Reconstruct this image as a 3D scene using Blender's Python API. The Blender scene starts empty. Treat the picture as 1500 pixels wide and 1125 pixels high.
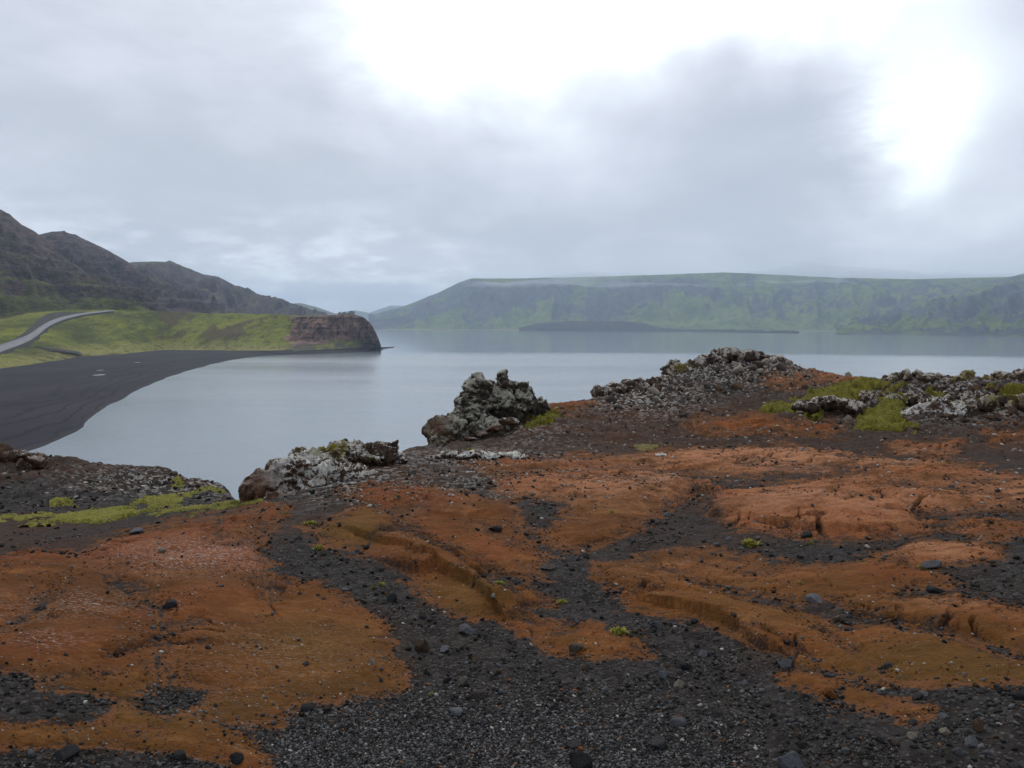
import bpy, bmesh, math, random
import numpy as np
from mathutils import Vector, Matrix
from mathutils.bvhtree import BVHTree

# ------------------------------------------------------------------ camera, sky, sun, exposure
scene = bpy.context.scene
COL = scene.collection
EYE, FPX, CU, CV, HOR = 25.0, 1214.0, 750.0, 562.5, 475.0      # eye height above the lake, lens in photo pixels
PITCH = math.atan((CV - HOR) / FPX)
cam_data = bpy.data.cameras.new('camera')
cam_data.sensor_width = 36.0
cam_data.lens = 36.0 * FPX / 1500.0
cam_data.clip_start, cam_data.clip_end = 0.05, 60000.0
cam = bpy.data.objects.new('camera', cam_data)
cam.location = (0, 0, EYE)
cam.rotation_euler = (math.pi / 2 - PITCH, 0, 0)
COL.objects.link(cam)
scene.camera = cam

SUN_EL, SUN_AZ = math.radians(44), math.radians(-12)             # behind the cloud, ahead of the camera
SUN_STRENGTH, SUN_ANGLE = 1.2, math.radians(20)
SKY_STRENGTH = 0.1
scene.view_settings.view_transform = 'Standard'
scene.view_settings.look = 'None'
scene.view_settings.gamma = 1.0
scene.view_settings.exposure = 0.62
scene.view_settings.use_curve_mapping = False
scene.render.engine = 'CYCLES'
scene.cycles.use_denoising = True
scene.cycles.max_bounces = 5
scene.cycles.diffuse_bounces = 2
scene.cycles.glossy_bounces = 2
scene.cycles.volume_bounces = 2
scene.cycles.use_adaptive_sampling = True
scene.cycles.adaptive_threshold = 0.02
scene.cycles.transparent_max_bounces = 8


class NT:
    """short-hand for building node trees"""
    def __init__(self, tree):
        self.t = tree; self.n = tree.nodes; self.l = tree.links
    def put(self, sock, v):
        if v is None: return
        if hasattr(v, 'is_linked'): self.l.new(v, sock)
        else: sock.default_value = v
    def node(self, typ, **kw):
        n = self.n.new(typ)
        for k, v in kw.items(): setattr(n, k, v)
        return n
    def math(self, op, a, b=None, c=None, clamp=False):
        n = self.node('ShaderNodeMath', operation=op, use_clamp=clamp)
        for i, v in enumerate((a, b, c)): self.put(n.inputs[i], v)
        return n.outputs[0]
    def vmath(self, op, a, b=None, s=None):
        n = self.node('ShaderNodeVectorMath', operation=op)
        self.put(n.inputs[0], a); self.put(n.inputs[1], b)
        if s is not None: self.put(n.inputs['Scale'], s)
        return n.outputs['Value'] if op in ('DOT_PRODUCT', 'LENGTH', 'DISTANCE') else n.outputs[0]
    def comb(self, x, y, z):
        n = self.node('ShaderNodeCombineXYZ')
        for i, v in enumerate((x, y, z)): self.put(n.inputs[i], v)
        return n.outputs[0]
    def sep(self, v):
        n = self.node('ShaderNodeSeparateXYZ'); self.put(n.inputs[0], v); return n.outputs
    def noise(self, vec, scale, detail=6, rough=0.55, dist=0.0, col=False):
        n = self.node('ShaderNodeTexNoise')
        self.put(n.inputs['Vector'], vec); self.put(n.inputs['Scale'], scale)
        n.inputs['Detail'].default_value = detail; n.inputs['Roughness'].default_value = rough
        n.inputs['Distortion'].default_value = dist
        return n.outputs['Color'] if col else n.outputs['Fac']
    def voro(self, vec, scale, feature='F1', out='Distance', rand=1.0):
        n = self.node('ShaderNodeTexVoronoi', feature=feature)
        self.put(n.inputs['Vector'], vec); self.put(n.inputs['Scale'], scale)
        n.inputs['Randomness'].default_value = rand
        return n.outputs[out]
    def ramp(self, x, a, b, lo=0.0, hi=1.0, smooth=True):
        n = self.node('ShaderNodeMapRange')
        if smooth: n.interpolation_type = 'SMOOTHSTEP'
        self.put(n.inputs[0], x); self.put(n.inputs[1], a); self.put(n.inputs[2], b)
        self.put(n.inputs[3], lo); self.put(n.inputs[4], hi)
        return n.outputs[0]
    def mix(self, f, a, b, mode='MIX'):
        n = self.node('ShaderNodeMix', data_type='RGBA', blend_type=mode)
        self.put(n.inputs[0], f)
        for s, v in ((n.inputs[6], a), (n.inputs[7], b)):
            if isinstance(v, tuple) and len(v) == 3: v = v + (1,)
            self.put(s, v)
        return n.outputs[2]
    def attr(self, name, out='Fac'):
        n = self.node('ShaderNodeAttribute'); n.attribute_name = name; return n.outputs[out]
    def bump(self, h, strength=0.5, dist=0.02, normal=None):
        n = self.node('ShaderNodeBump')
        self.put(n.inputs['Height'], h); self.put(n.inputs['Strength'], strength); self.put(n.inputs['Distance'], dist)
        if normal is not None: self.put(n.inputs['Normal'], normal)
        return n.outputs[0]


def px_dir(u, v):
    """unit direction of a photo pixel"""
    xc, yc = (u - CU) / FPX, -(v - CV) / FPX
    c, s = math.cos(PITCH), math.sin(PITCH)
    d = np.array([xc, c + yc * s, -s + yc * c]); return d / np.linalg.norm(d)


world = bpy.data.worlds.new('World')
scene.world = world
world.use_nodes = True
T = NT(world.node_tree); T.n.clear()
gen = T.node('ShaderNodeTexCoord').outputs['Generated']
sx, sy, sz = T.sep(gen)
sky = T.node('ShaderNodeTexSky', sky_type='NISHITA')
sky.sun_disc = False; sky.sun_elevation = SUN_EL; sky.sun_rotation = SUN_AZ
zz = T.math('MAXIMUM', sz, 0.0)
hz = T.math('ADD', zz, 0.30)
plane = T.comb(T.math('DIVIDE', sx, hz), T.math('DIVIDE', sy, hz), 0.0)
warp = T.vmath('SCALE', T.vmath('SUBTRACT', T.noise(plane, 1.1, 2, 0.5, col=True), (0.5, 0.5, 0.5)), s=0.55)
pw = T.vmath('ADD', plane, warp)
big = T.noise(T.vmath('ADD', pw, (3.1, 7.7, 0)), 0.75, 4, 0.5)
fine = T.noise(T.vmath('ADD', T.vmath('MULTIPLY', gen, (1.0, 1.0, 2.6)), T.vmath('SCALE', warp, s=0.22)), 6.0, 8, 0.6)
dome = T.noise(T.vmath('ADD', gen, T.vmath('SCALE', warp, s=0.12)), 5.0, 4, 0.5)
# breaks in the cloud, each a soft patch in direction space with ragged edges
az = T.math('ARCTAN2', sx, sy); el = T.math('ARCSINE', sz)
wob = T.math('MULTIPLY', T.math('SUBTRACT', dome, 0.5), 0.22)
wob2 = T.math('MULTIPLY', T.math('SUBTRACT', fine, 0.5), 0.12)
def patch(u, v, ru, rv, amp):
    d = px_dir(u, v); a0, e0 = math.atan2(d[0], d[1]), math.asin(d[2])
    dx = T.math('DIVIDE', T.math('ADD', T.math('SUBTRACT', az, a0), wob2), ru / FPX)
    dy = T.math('DIVIDE', T.math('ADD', T.math('SUBTRACT', el, e0), wob), rv / FPX)
    r2 = T.math('ADD', T.math('MULTIPLY', dx, dx), T.math('MULTIPLY', dy, dy))
    return T.math('MULTIPLY', T.math('EXPONENT', T.math('MULTIPLY', r2, -1.0)), amp)
def total(lst):
    acc = lst[0]
    for p in lst[1:]: acc = T.math('ADD', acc, p)
    return acc
breaks = total([patch(710, 25, 190, 115, 1.0), patch(980, -30, 240, 85, 1.0), patch(1335, 190, 60, 72, 0.68),
                patch(1200, -5, 150, 55, 0.55), patch(1440, 120, 100, 110, 0.26), patch(1420, 330, 150, 30, 0.20),
                patch(650, 345, 60, 18, 0.10)])
wisp = T.ramp(T.noise(T.vmath('ADD', T.vmath('MULTIPLY', gen, (1.0, 1.0, 3.2)), T.vmath('SCALE', warp, s=0.1)), 13.0, 7, 0.58), 0.44, 0.66)
lowband = T.math('MULTIPLY', T.ramp(el, 0.16, 0.05), T.ramp(az, 0.06, -0.16))      # broken brighter cloud low over the gap in the hills
breaks = T.math('ADD', breaks, T.math('MULTIPLY', T.math('ADD', T.math('MULTIPLY', wisp, 0.42), 0.02), lowband))
dark = total([patch(1110, 190, 130, 90, 0.33), patch(760, 290, 480, 75, 0.20), patch(250, 210, 260, 40, 0.10), patch(1180, 330, 300, 50, 0.10), patch(500, 110, 100, 70, 0.12), patch(1490, 30, 40, 60, 0.2)])
tone = T.math('ADD', T.math('MULTIPLY', T.math('SUBTRACT', big, 0.5), 0.8), T.math('MULTIPLY', T.math('SUBTRACT', fine, 0.5), 0.72))
tone = T.math('ADD', T.math('ADD', tone, 0.50), T.math('SUBTRACT', T.math('MULTIPLY', breaks, 1.35), dark))
cr = T.node('ShaderNodeValToRGB'); T.put(cr.inputs[0], T.math('MULTIPLY', tone, 0.5))
e = cr.color_ramp.elements
e[0].position = 0.0; e[0].color = (3.3 / 12, 3.6 / 12, 4.1 / 12, 1)
e[1].position = 1.0; e[1].color = (1, 1, 1, 1)
for pos, c in ((0.16, (3.9, 4.15, 4.65)), (0.30, (5.25, 5.45, 6.05)), (0.45, (6.7, 7.1, 7.5)), (0.62, (8.8, 9.5, 9.5)), (0.8, (11.6, 11.9, 11.9))):
    k = cr.color_ramp.elements.new(pos); k.color = (c[0] / 12, c[1] / 12, c[2] / 12, 1)
cloud = T.vmath('SCALE', cr.outputs[0], s=12.0)
skycol = T.mix(0.93, sky.outputs[0], cloud)
bg = T.node('ShaderNodeBackground'); T.put(bg.inputs[0], skycol); bg.inputs[1].default_value = SKY_STRENGTH
T.l.new(bg.outputs[0], T.node('ShaderNodeOutputWorld').inputs[0])

sun_data = bpy.data.lights.new('sun', 'SUN')
sun_data.energy = SUN_STRENGTH; sun_data.angle = SUN_ANGLE; sun_data.color = (1.0, 0.96, 0.9)
sun = bpy.data.objects.new('sun', sun_data)
sd = Vector((math.sin(SUN_AZ) * math.cos(SUN_EL), math.cos(SUN_AZ) * math.cos(SUN_EL), math.sin(SUN_EL)))
sun.rotation_euler = (-sd).to_track_quat('-Z', 'Y').to_euler()
COL.objects.link(sun)

# ------------------------------------------------------------------ numeric helpers
RNG = np.random.default_rng(7)

def unproject(u, v, r):
    """photo pixel + horizontal range -> world point(s)"""
    u, v, r = np.broadcast_arrays(*(np.asarray(a, float) for a in (u, v, r)))
    xc, yc = (u - CU) / FPX, -(v - CV) / FPX
    c, s = math.cos(PITCH), math.sin(PITCH)
    dx, dy, dz = xc, c + yc * s, -s + yc * c
    t = r / np.hypot(dx, dy)
    return np.stack([dx * t, dy * t, EYE + dz * t], -1)

def unproject_z(u, v, z):
    """photo pixel on the level plane z -> world point"""
    u, v, z = np.broadcast_arrays(*(np.asarray(a, float) for a in (u, v, z)))
    xc, yc = (u - CU) / FPX, -(v - CV) / FPX
    c, s = math.cos(PITCH), math.sin(PITCH)
    dx, dy, dz = xc, c + yc * s, -s + yc * c
    t = (z - EYE) / dz
    return np.stack([dx * t, dy * t, EYE + dz * t], -1)

def project(P):
    P = np.asarray(P, float); c, s = math.cos(PITCH), math.sin(PITCH)
    x, y, z = P[..., 0], P[..., 1], P[..., 2] - EYE
    f = np.maximum(y * c - z * s, 1e-3); up = y * s + z * c
    return CU + FPX * x / f, CV - FPX * up / f

def _hash(ix, iy, iz, seed):
    h = (ix.astype(np.int64) * 374761393 + iy.astype(np.int64) * 668265263 + iz.astype(np.int64) * 2147483647 + seed * 1274126177) & 0xffffffff
    h = ((h ^ (h >> 13)) * 1274126177) & 0xffffffff
    h = ((h ^ (h >> 16)) * 2246822519) & 0xffffffff
    return (h ^ (h >> 15)) & 0xffffffff

_A = np.linspace(0, 2 * math.pi, 64, endpoint=False)
_GX, _GY = np.cos(_A), np.sin(_A)
_G3 = np.random.default_rng(3).normal(size=(256, 3)); _G3 /= np.linalg.norm(_G3, axis=1)[:, None]

def perlin2(x, y, seed=0):
    x0, y0 = np.floor(x), np.floor(y); fx, fy = x - x0, y - y0
    u, v = fx * fx * fx * (fx * (fx * 6 - 15) + 10), fy * fy * fy * (fy * (fy * 6 - 15) + 10)
    z = np.zeros_like(x0)
    def g(i, j):
        h = (_hash(x0 + i, y0 + j, z, seed) >> 7) & 63
        return _GX[h] * (fx - i) + _GY[h] * (fy - j)
    a = g(0, 0) * (1 - u) + g(1, 0) * u; b = g(0, 1) * (1 - u) + g(1, 1) * u
    return (a * (1 - v) + b * v) * 1.5

def perlin3(p, seed=0):
    p0 = np.floor(p); f = p - p0; w = f * f * f * (f * (f * 6 - 15) + 10)
    out = 0
    for i in (0, 1):
        for j in (0, 1):
            for k in (0, 1):
                h = (_hash(p0[:, 0] + i, p0[:, 1] + j, p0[:, 2] + k, seed) >> 5) & 255
                g = _G3[h]
                d = g[:, 0] * (f[:, 0] - i) + g[:, 1] * (f[:, 1] - j) + g[:, 2] * (f[:, 2] - k)
                out = out + d * (w[:, 0] if i else 1 - w[:, 0]) * (w[:, 1] if j else 1 - w[:, 1]) * (w[:, 2] if k else 1 - w[:, 2])
    return out * 1.5

def fbm2(x, y, oct=5, seed=0, gain=0.5, ridged=False):
    o, a = 0, 1.0
    for i in range(oct):
        n = perlin2(x, y, seed + i * 17)
        o = o + a * ((1 - 2 * np.abs(n)) if ridged else n); a *= gain
        x, y = x * 2.03 + 5.2, y * 2.03 + 1.7
    return o

def fbm3(p, oct=5, seed=0, gain=0.5, ridged=False):
    o, a = 0, 1.0
    for i in range(oct):
        n = perlin3(p, seed + i * 17)
        o = o + a * ((1 - 2 * np.abs(n)) if ridged else n); a *= gain
        p = p * 2.03 + np.array([5.2, 1.7, 3.3])
    return o

def worley3(p, seed=0):
    p0 = np.floor(p); best = np.full(len(p), 9.0); second = np.full(len(p), 9.0)
    for i in (-1, 0, 1):
        for j in (-1, 0, 1):
            for k in (-1, 0, 1):
                c = p0 + np.array([i, j, k]); h = _hash(c[:, 0], c[:, 1], c[:, 2], seed)
                q = c + np.stack([(h & 1023), (h >> 10) & 1023, (h >> 20) & 1023], -1) / 1023.0
                d = np.linalg.norm(p - q, axis=1)
                second = np.where(d < best, best, np.minimum(second, d)); best = np.minimum(best, d)
    return best, second

def sstep(a, b, x):
    t = np.clip((x - a) / (b - a), 0, 1); return t * t * (3 - 2 * t)

def blur1(a, sig, axis):
    n = int(3 * sig) + 1; k = np.exp(-0.5 * (np.arange(-n, n + 1) / sig) ** 2); k /= k.sum()
    pad = [(0, 0)] * a.ndim; pad[axis] = (n, n)
    b = np.pad(a, pad, mode='edge'); out = 0
    for i, w in enumerate(k):
        sl = [slice(None)] * a.ndim; sl[axis] = slice(i, i + a.shape[axis]); out = out + w * b[tuple(sl)]
    return out

# ------------------------------------------------------------------ mesh helpers
def mesh_np(name, verts, faces, mat=None, smooth=True, attrs=None):
    """mesh from arrays; faces is (n,3) or (n,4)"""
    me = bpy.data.meshes.new(name)
    verts = np.ascontiguousarray(verts, np.float32); faces = np.ascontiguousarray(faces, np.int32)
    k = faces.shape[1]
    me.vertices.add(len(verts)); me.vertices.foreach_set('co', verts.ravel())
    me.loops.add(faces.size); me.loops.foreach_set('vertex_index', faces.ravel())
    me.polygons.add(len(faces)); me.polygons.foreach_set('loop_start', np.arange(0, faces.size, k, dtype=np.int32))
    if smooth: me.polygons.foreach_set('use_smooth', np.ones(len(faces), bool))
    me.update(calc_edges=True); me.validate()
    for an, av in (attrs or {}).items():
        av = np.asarray(av, np.float32)
        if av.ndim == 1:
            me.attributes.new(an, 'FLOAT', 'POINT').data.foreach_set('value', av)
        else:
            me.attributes.new(an, 'FLOAT_COLOR', 'POINT').data.foreach_set('color', np.c_[av, np.ones(len(av))].astype(np.float32).ravel())
    if mat: me.materials.append(mat)
    return me

def link(name, me, parent=None, **props):
    o = bpy.data.objects.new(name, me); COL.objects.link(o)
    if parent: o.parent = parent
    for k, v in props.items(): o[k] = v
    return o

def grid_faces(n, m, wrap=False):
    """quads of an n x m vertex grid (row-major)"""
    i, j = np.meshgrid(np.arange(n - 1), np.arange(m - 1), indexing='ij')
    a = i * m + j
    return np.stack([a, a + m, a + m + 1, a + 1], -1).reshape(-1, 4)

def compact(verts, faces, keep, attrs):
    faces = faces[keep]; used = np.unique(faces); idx = np.full(len(verts), -1); idx[used] = np.arange(len(used))
    return verts[used], idx[faces], {k: v[used] for k, v in attrs.items()}

# ------------------------------------------------------------------ materials
def new_mat(name):
    m = bpy.data.materials.new(name); m.use_nodes = True
    t = NT(m.node_tree); t.n.clear()
    b = t.node('ShaderNodeBsdfPrincipled'); o = t.node('ShaderNodeOutputMaterial')
    t.l.new(b.outputs[0], o.inputs[0])
    b.inputs['Roughness'].default_value = 0.9
    b.inputs['Specular IOR Level'].default_value = 0.06
    return m, t, b

def obj_co(t): return t.node('ShaderNodeTexCoord').outputs['Object']
def geo_pos(t): return t.node('ShaderNodeNewGeometry').outputs['Position']

def mat_gravel():
    m, t, b = new_mat('black_gravel'); p = geo_pos(t)
    cell = t.voro(p, 42.0, out='Color'); d = t.voro(p, 42.0)
    d2 = t.voro(p, 110.0); cell2 = t.voro(p, 110.0, out='Color')
    n = t.noise(p, 1.1, 6, 0.6); n2 = t.noise(p, 9.0, 5, 0.6)
    rust = t.attr('rust')
    base = t.mix(t.ramp(n2, 0.3, 0.7), (0.012, 0.0102, 0.0092), (0.031, 0.027, 0.0245))
    g = t.sep(cell)[0]; g2 = t.sep(cell2)[1]
    base = t.mix(t.ramp(g, 0.72, 1.0), base, (0.042, 0.038, 0.036))
    base = t.mix(t.math('MULTIPLY', t.ramp(g2, 0.9, 0.97), 0.45), base, (0.12, 0.115, 0.11))
    ru = t.math('MULTIPLY', t.math('ADD', rust, t.math('MULTIPLY', t.math('SUBTRACT', n, 0.5), 1.2)), 0.85, clamp=True)
    base = t.mix(ru, base, t.mix(n2, (0.034, 0.016, 0.009), (0.085, 0.036, 0.015)))
    dn = t.math('ADD', t.math('MULTIPLY', t.noise(p, 55.0, 4, 0.75), 0.7), t.math('MULTIPLY', t.noise(p, 6.0, 5, 0.65), 0.45))
    base = t.mix(t.math('MULTIPLY', t.ramp(t.math('ADD', dn, t.math('MULTIPLY', t.attr('dust'), 0.34)), 0.72, 0.90), 0.9), base, t.mix(n2, (0.085, 0.036, 0.013), (0.17, 0.066, 0.022)))
    lich = t.math('MULTIPLY', t.attr('lichen'), t.ramp(t.sep(t.voro(p, 14.0, out='Color'))[2], 0.66, 0.74))
    base = t.mix(lich, base, t.mix(g, (0.16, 0.15, 0.135), (0.36, 0.34, 0.31)))
    t.put(b.inputs['Base Color'], base)
    h = t.math('ADD', t.math('MULTIPLY', d, -1.0), t.math('MULTIPLY', d2, -0.4))
    t.put(b.inputs['Normal'], t.bump(h, 0.7, 0.014))
    return m

def mat_tuff():
    m, t, b = new_mat('orange_tuff'); p = geo_pos(t)
    st = t.vmath('MULTIPLY', p, (1.0, 1.6, 2.5))
    n = t.noise(st, 0.55, 6, 0.6, 0.6); n2 = t.noise(st, 3.6, 8, 0.68, 0.3); n3 = t.noise(p, 38.0, 6, 0.75)
    c = t.mix(t.ramp(n, 0.34, 0.66), (0.125, 0.050, 0.013), (0.255, 0.078, 0.024))
    c = t.mix(t.math('MULTIPLY', t.ramp(n2, 0.50, 0.75), 0.7), c, (0.38, 0.16, 0.05))
    c = t.mix(t.math('MULTIPLY', t.ramp(n2, 0.48, 0.30), 0.85), c, (0.085, 0.036, 0.012))
    c = t.mix(t.math('MULTIPLY', t.ramp(t.noise(st, 1.3, 5, 0.6, 1.2), 0.52, 0.66), 0.5), c, (0.10, 0.042, 0.012))
    c = t.mix(t.math('MULTIPLY', t.attr('red'), t.ramp(n, 0.3, 0.6)), c, t.mix(n2, (0.10, 0.030, 0.012), (0.26, 0.070, 0.026)))
    c = t.mix(t.math('MULTIPLY', t.attr('pale'), t.ramp(n2, 0.3, 0.62)), c, (0.50, 0.235, 0.12))
    c = t.mix(t.math('MULTIPLY', t.attr('ochre'), 0.8), c, t.mix(n2, (0.085, 0.050, 0.012), (0.200, 0.112, 0.026)))
    c = t.mix(t.math('MULTIPLY', t.ramp(n3, 0.62, 0.42), 0.30), c, (0.07, 0.034, 0.017))
    # dust of black grit, thicker towards the edges of each slab
    grit = t.ramp(t.math('ADD', t.math('ADD', t.math('MULTIPLY', t.noise(p, 70.0, 3, 0.7), 0.6), t.math('MULTIPLY', t.noise(p, 7.0, 5, 0.65), 0.5)), t.math('MULTIPLY', t.attr('edge'), 0.30)), 0.70, 0.84)
    c = t.mix(t.math('MULTIPLY', grit, 0.85), c, (0.035, 0.030, 0.028))
    # crusts of pale lichen in streaks along the bedding
    q = t.vmath('MULTIPLY', p, (1.0, 2.6, 1.0))
    sp = t.math('MULTIPLY', t.ramp(t.noise(q, 48.0, 2, 0.5), 0.63, 0.68), t.ramp(t.noise(q, 2.4, 4, 0.6), 0.56, 0.66))
    sp = t.math('ADD', t.math('MULTIPLY', sp, 0.55), t.math('MULTIPLY', t.attr('speck'), t.ramp(t.noise(q, 42.0, 2, 0.5), 0.56, 0.63)), clamp=True)
    c = t.mix(sp, c, (0.44, 0.38, 0.33))
    t.put(b.inputs['Base Color'], c)
    h = t.math('ADD', t.math('MULTIPLY', n2, 1.0), t.math('ADD', t.math('MULTIPLY', n3, 0.30), t.math('MULTIPLY', t.noise(st, 14.0, 6, 0.7), 0.5)))
    t.put(b.inputs['Normal'], t.bump(h, 0.95, 0.06))
    return m

def mat_lichen_rock(name, dark, mid, light, amount, scale=1.0, brown=0.0):
    m, t, b = new_mat(name); p = obj_co(t)
    nz = t.sep(t.node('ShaderNodeNewGeometry').outputs['Normal'])[2]
    n = t.noise(p, 2.2 * scale, 7, 0.65); n2 = t.noise(p, 11.0 * scale, 7, 0.7); n3 = t.noise(p, 34.0 * scale, 5, 0.7)
    c = t.mix(t.ramp(n2, 0.3, 0.7), dark, mid)
    c = t.mix(t.math('MULTIPLY', t.ramp(n, 0.45, 0.7), brown), c, (0.16, 0.07, 0.035))
    lf = t.math('ADD', t.math('ADD', t.math('MULTIPLY', n3, 0.62), t.math('MULTIPLY', n, 1.1)), t.math('MULTIPLY', nz, 0.12))
    lf = t.math('ADD', lf, t.math('MULTIPLY', n2, 0.35))
    th = 1.32 - 0.16 * amount
    lm = t.ramp(lf, th, th + 0.07)
    lm = t.math('MULTIPLY', lm, t.math('SUBTRACT', 1.0, t.math('MULTIPLY', t.attr('bare'), 0.92)))
    c = t.mix(t.math('MULTIPLY', t.attr('bare'), 0.8), c, t.mix(n2, (0.05, 0.026, 0.015), (0.15, 0.068, 0.036)))
    c = t.mix(lm, c, t.mix(t.ramp(n2, 0.35, 0.65), light, tuple(min(1, x * 1.9) for x in light)))
    gr = t.math('MULTIPLY', t.ramp(t.noise(p, 3.4 * scale, 5, 0.6, 0.4), 0.40, 0.52), t.ramp(nz, -0.2, 0.5))
    c = t.mix(t.math('MULTIPLY', gr, t.attr('mossy')), c, t.mix(n3, (0.085, 0.062, 0.006), (0.20, 0.17, 0.02)))
    t.put(b.inputs['Base Color'], c)
    h = t.math('ADD', t.math('MULTIPLY', n2, 1.0), t.math('MULTIPLY', n3, 0.5))
    t.put(b.inputs['Normal'], t.bump(h, 0.9, 0.05 / scale))
    return m

def mat_stone(name, a, bcol, pale=0.0, spots=(0.4, 0.38, 0.33)):
    m, t, b = new_mat(name); p = obj_co(t)
    rnd = t.node('ShaderNodeObjectInfo').outputs['Random']
    pv = t.vmath('ADD', p, t.comb(t.math('MULTIPLY', rnd, 31.0), 0.0, 0.0))
    n = t.noise(pv, 2.5, 6, 0.65); n2 = t.noise(pv, 9.0, 6, 0.7)
    c = t.mix(t.ramp(n, 0.3, 0.7), a, bcol)
    c = t.mix(0.5, c, t.mix(rnd, tuple(x * 0.6 for x in a), tuple(x * 1.35 for x in bcol)))
    c = t.mix(t.math('MULTIPLY', t.ramp(n2, 0.56, 0.66), pale), c, spots)
    t.put(b.inputs['Base Color'], c)
    t.put(b.inputs['Normal'], t.bump(t.math('ADD', n2, t.math('MULTIPLY', t.voro(pv, 7.0), 0.5)), 0.7, 0.12))
    return m

def mat_attr_stone(name):
    """loose pebbles: every pebble carries its own colour"""
    m, t, b = new_mat(name); p = geo_pos(t)
    c = t.attr('tint', 'Color')
    c = t.mix(0.5, c, t.mix(t.noise(p, 90.0, 4, 0.7), (0.25, 0.25, 0.25), (1.6, 1.6, 1.6)), 'MULTIPLY')
    t.put(b.inputs['Base Color'], c)
    return m

def mat_moss(name, a, bcol, c3):
    m, t, b = new_mat(name); p = geo_pos(t)
    n = t.noise(p, 3.0, 6, 0.65); n2 = t.noise(p, 26.0, 6, 0.75)
    c = t.mix(t.ramp(n2, 0.32, 0.68), a, bcol)
    c = t.mix(t.math('MULTIPLY', t.ramp(n, 0.5, 0.72), 0.7), c, c3)
    t.put(b.inputs['Base Color'], c)
    t.put(b.inputs['Normal'], t.bump(t.math('ADD', n2, t.voro(p, 45.0)), 0.9, 0.04))
    return m

def mat_far(name, rock1, rock2, g1, g2, green, scale, streak=(1, 1, 1), low=None, bumpd=20.0):
    """mountain side: bare rock with grass where it is less steep"""
    m, t, b = new_mat(name); p = geo_pos(t)
    q = t.vmath('MULTIPLY', p, streak)
    nz = t.sep(t.node('ShaderNodeNewGeometry').outputs['Normal'])[2]; z = t.sep(p)[2]
    n = t.noise(q, scale, 8, 0.6, 0.3); n2 = t.noise(q, scale * 6, 7, 0.68); n3 = t.noise(p, scale * 2.2, 6, 0.6)
    c = t.mix(t.ramp(n2, 0.33, 0.67), rock1, rock2)
    gf = t.math('ADD', t.math('ADD', n, t.math('MULTIPLY', t.math('SUBTRACT', n2, 0.5), 0.45)), t.math('MULTIPLY', t.math('SUBTRACT', nz, 0.8), 0.5))
    gf = t.math('ADD', gf, t.attr('green'))
    gm = t.ramp(gf, 0.60 - 0.25 * green, 0.74 - 0.25 * green)
    c = t.mix(gm, c, t.mix(t.ramp(n3, 0.35, 0.65), g1, g2))
    k4 = 1.0 if scale > 0.0055 else 0.35
    n4 = t.noise(t.vmath('MULTIPLY', p, (1, 0.6, 2.2)), scale * 22, 6, 0.7)
    c = t.mix(t.math('MULTIPLY', t.ramp(n4, 0.54, 0.36), 0.65 * k4), c, tuple(x * 0.45 for x in rock1))
    c = t.mix(t.math('MULTIPLY', t.ramp(n4, 0.58, 0.72), 0.5 * k4), c, tuple(min(1, x * 1.5) for x in rock2))
    if low: c = t.mix(t.math('MULTIPLY', t.ramp(z, low[1], 0.0), 0.9), c, low[0])
    t.put(b.inputs['Base Color'], c)
    t.put(b.inputs['Normal'], t.bump(t.math('ADD', t.math('ADD', n2, n), t.math('MULTIPLY', n4, 0.35)), 0.95, bumpd * 1.3))
    return m

MAT = dict(gravel=mat_gravel(), tuff=mat_tuff())
MAT['rock_white'] = mat_lichen_rock('lichen_rock_pale', (0.030, 0.020, 0.015), (0.10, 0.066, 0.045), (0.34, 0.33, 0.30), 1.6, 1.6, 0.7)
MAT['rock_grey'] = mat_lichen_rock('lichen_rock_grey', (0.026, 0.021, 0.016), (0.082, 0.068, 0.052), (0.21, 0.205, 0.165), 1.6, 1.2, 0.45)
MAT['rock_knoll'] = mat_lichen_rock('lichen_rock_knoll', (0.030, 0.022, 0.017), (0.095, 0.068, 0.050), (0.26, 0.24, 0.21), 1.3, 0.9, 0.6)
MAT['stone_dark'] = mat_stone('basalt_dark', (0.026, 0.025, 0.026), (0.068, 0.066, 0.068))
MAT['stone_grey'] = mat_stone('basalt_grey', (0.075, 0.078, 0.086), (0.17, 0.172, 0.185), 0.15)
MAT['stone_brown'] = mat_stone('stone_brown', (0.05, 0.032, 0.02), (0.11, 0.07, 0.045), 0.2)
MAT['stone_pale'] = mat_stone('stone_pale', (0.12, 0.10, 0.075), (0.28, 0.24, 0.19), 0.6)
MAT['stone_lichen'] = mat_stone('stone_lichen', (0.05, 0.04, 0.034), (0.12, 0.10, 0.085), 0.75, (0.32, 0.30, 0.26))
MAT['stone_orange'] = mat_stone('stone_orange', (0.15, 0.055, 0.018), (0.30, 0.11, 0.035))
MAT['pebble'] = mat_attr_stone('loose_pebble')
MAT['moss'] = mat_moss('moss_green', (0.05, 0.047, 0.009), (0.21, 0.195, 0.028), (0.30, 0.26, 0.045))
MAT['moss_pale'] = mat_moss('moss_yellow_green', (0.13, 0.13, 0.025), (0.28, 0.27, 0.06), (0.20, 0.17, 0.05))
MAT['leaf'] = mat_moss('leaf_yellow_green', (0.24, 0.24, 0.04), (0.46, 0.43, 0.09), (0.55, 0.48, 0.15))
MAT['leaf_dry'] = mat_moss('leaf_dry_grass', (0.12, 0.10, 0.035), (0.25, 0.21, 0.08), (0.3, 0.25, 0.1))

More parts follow.
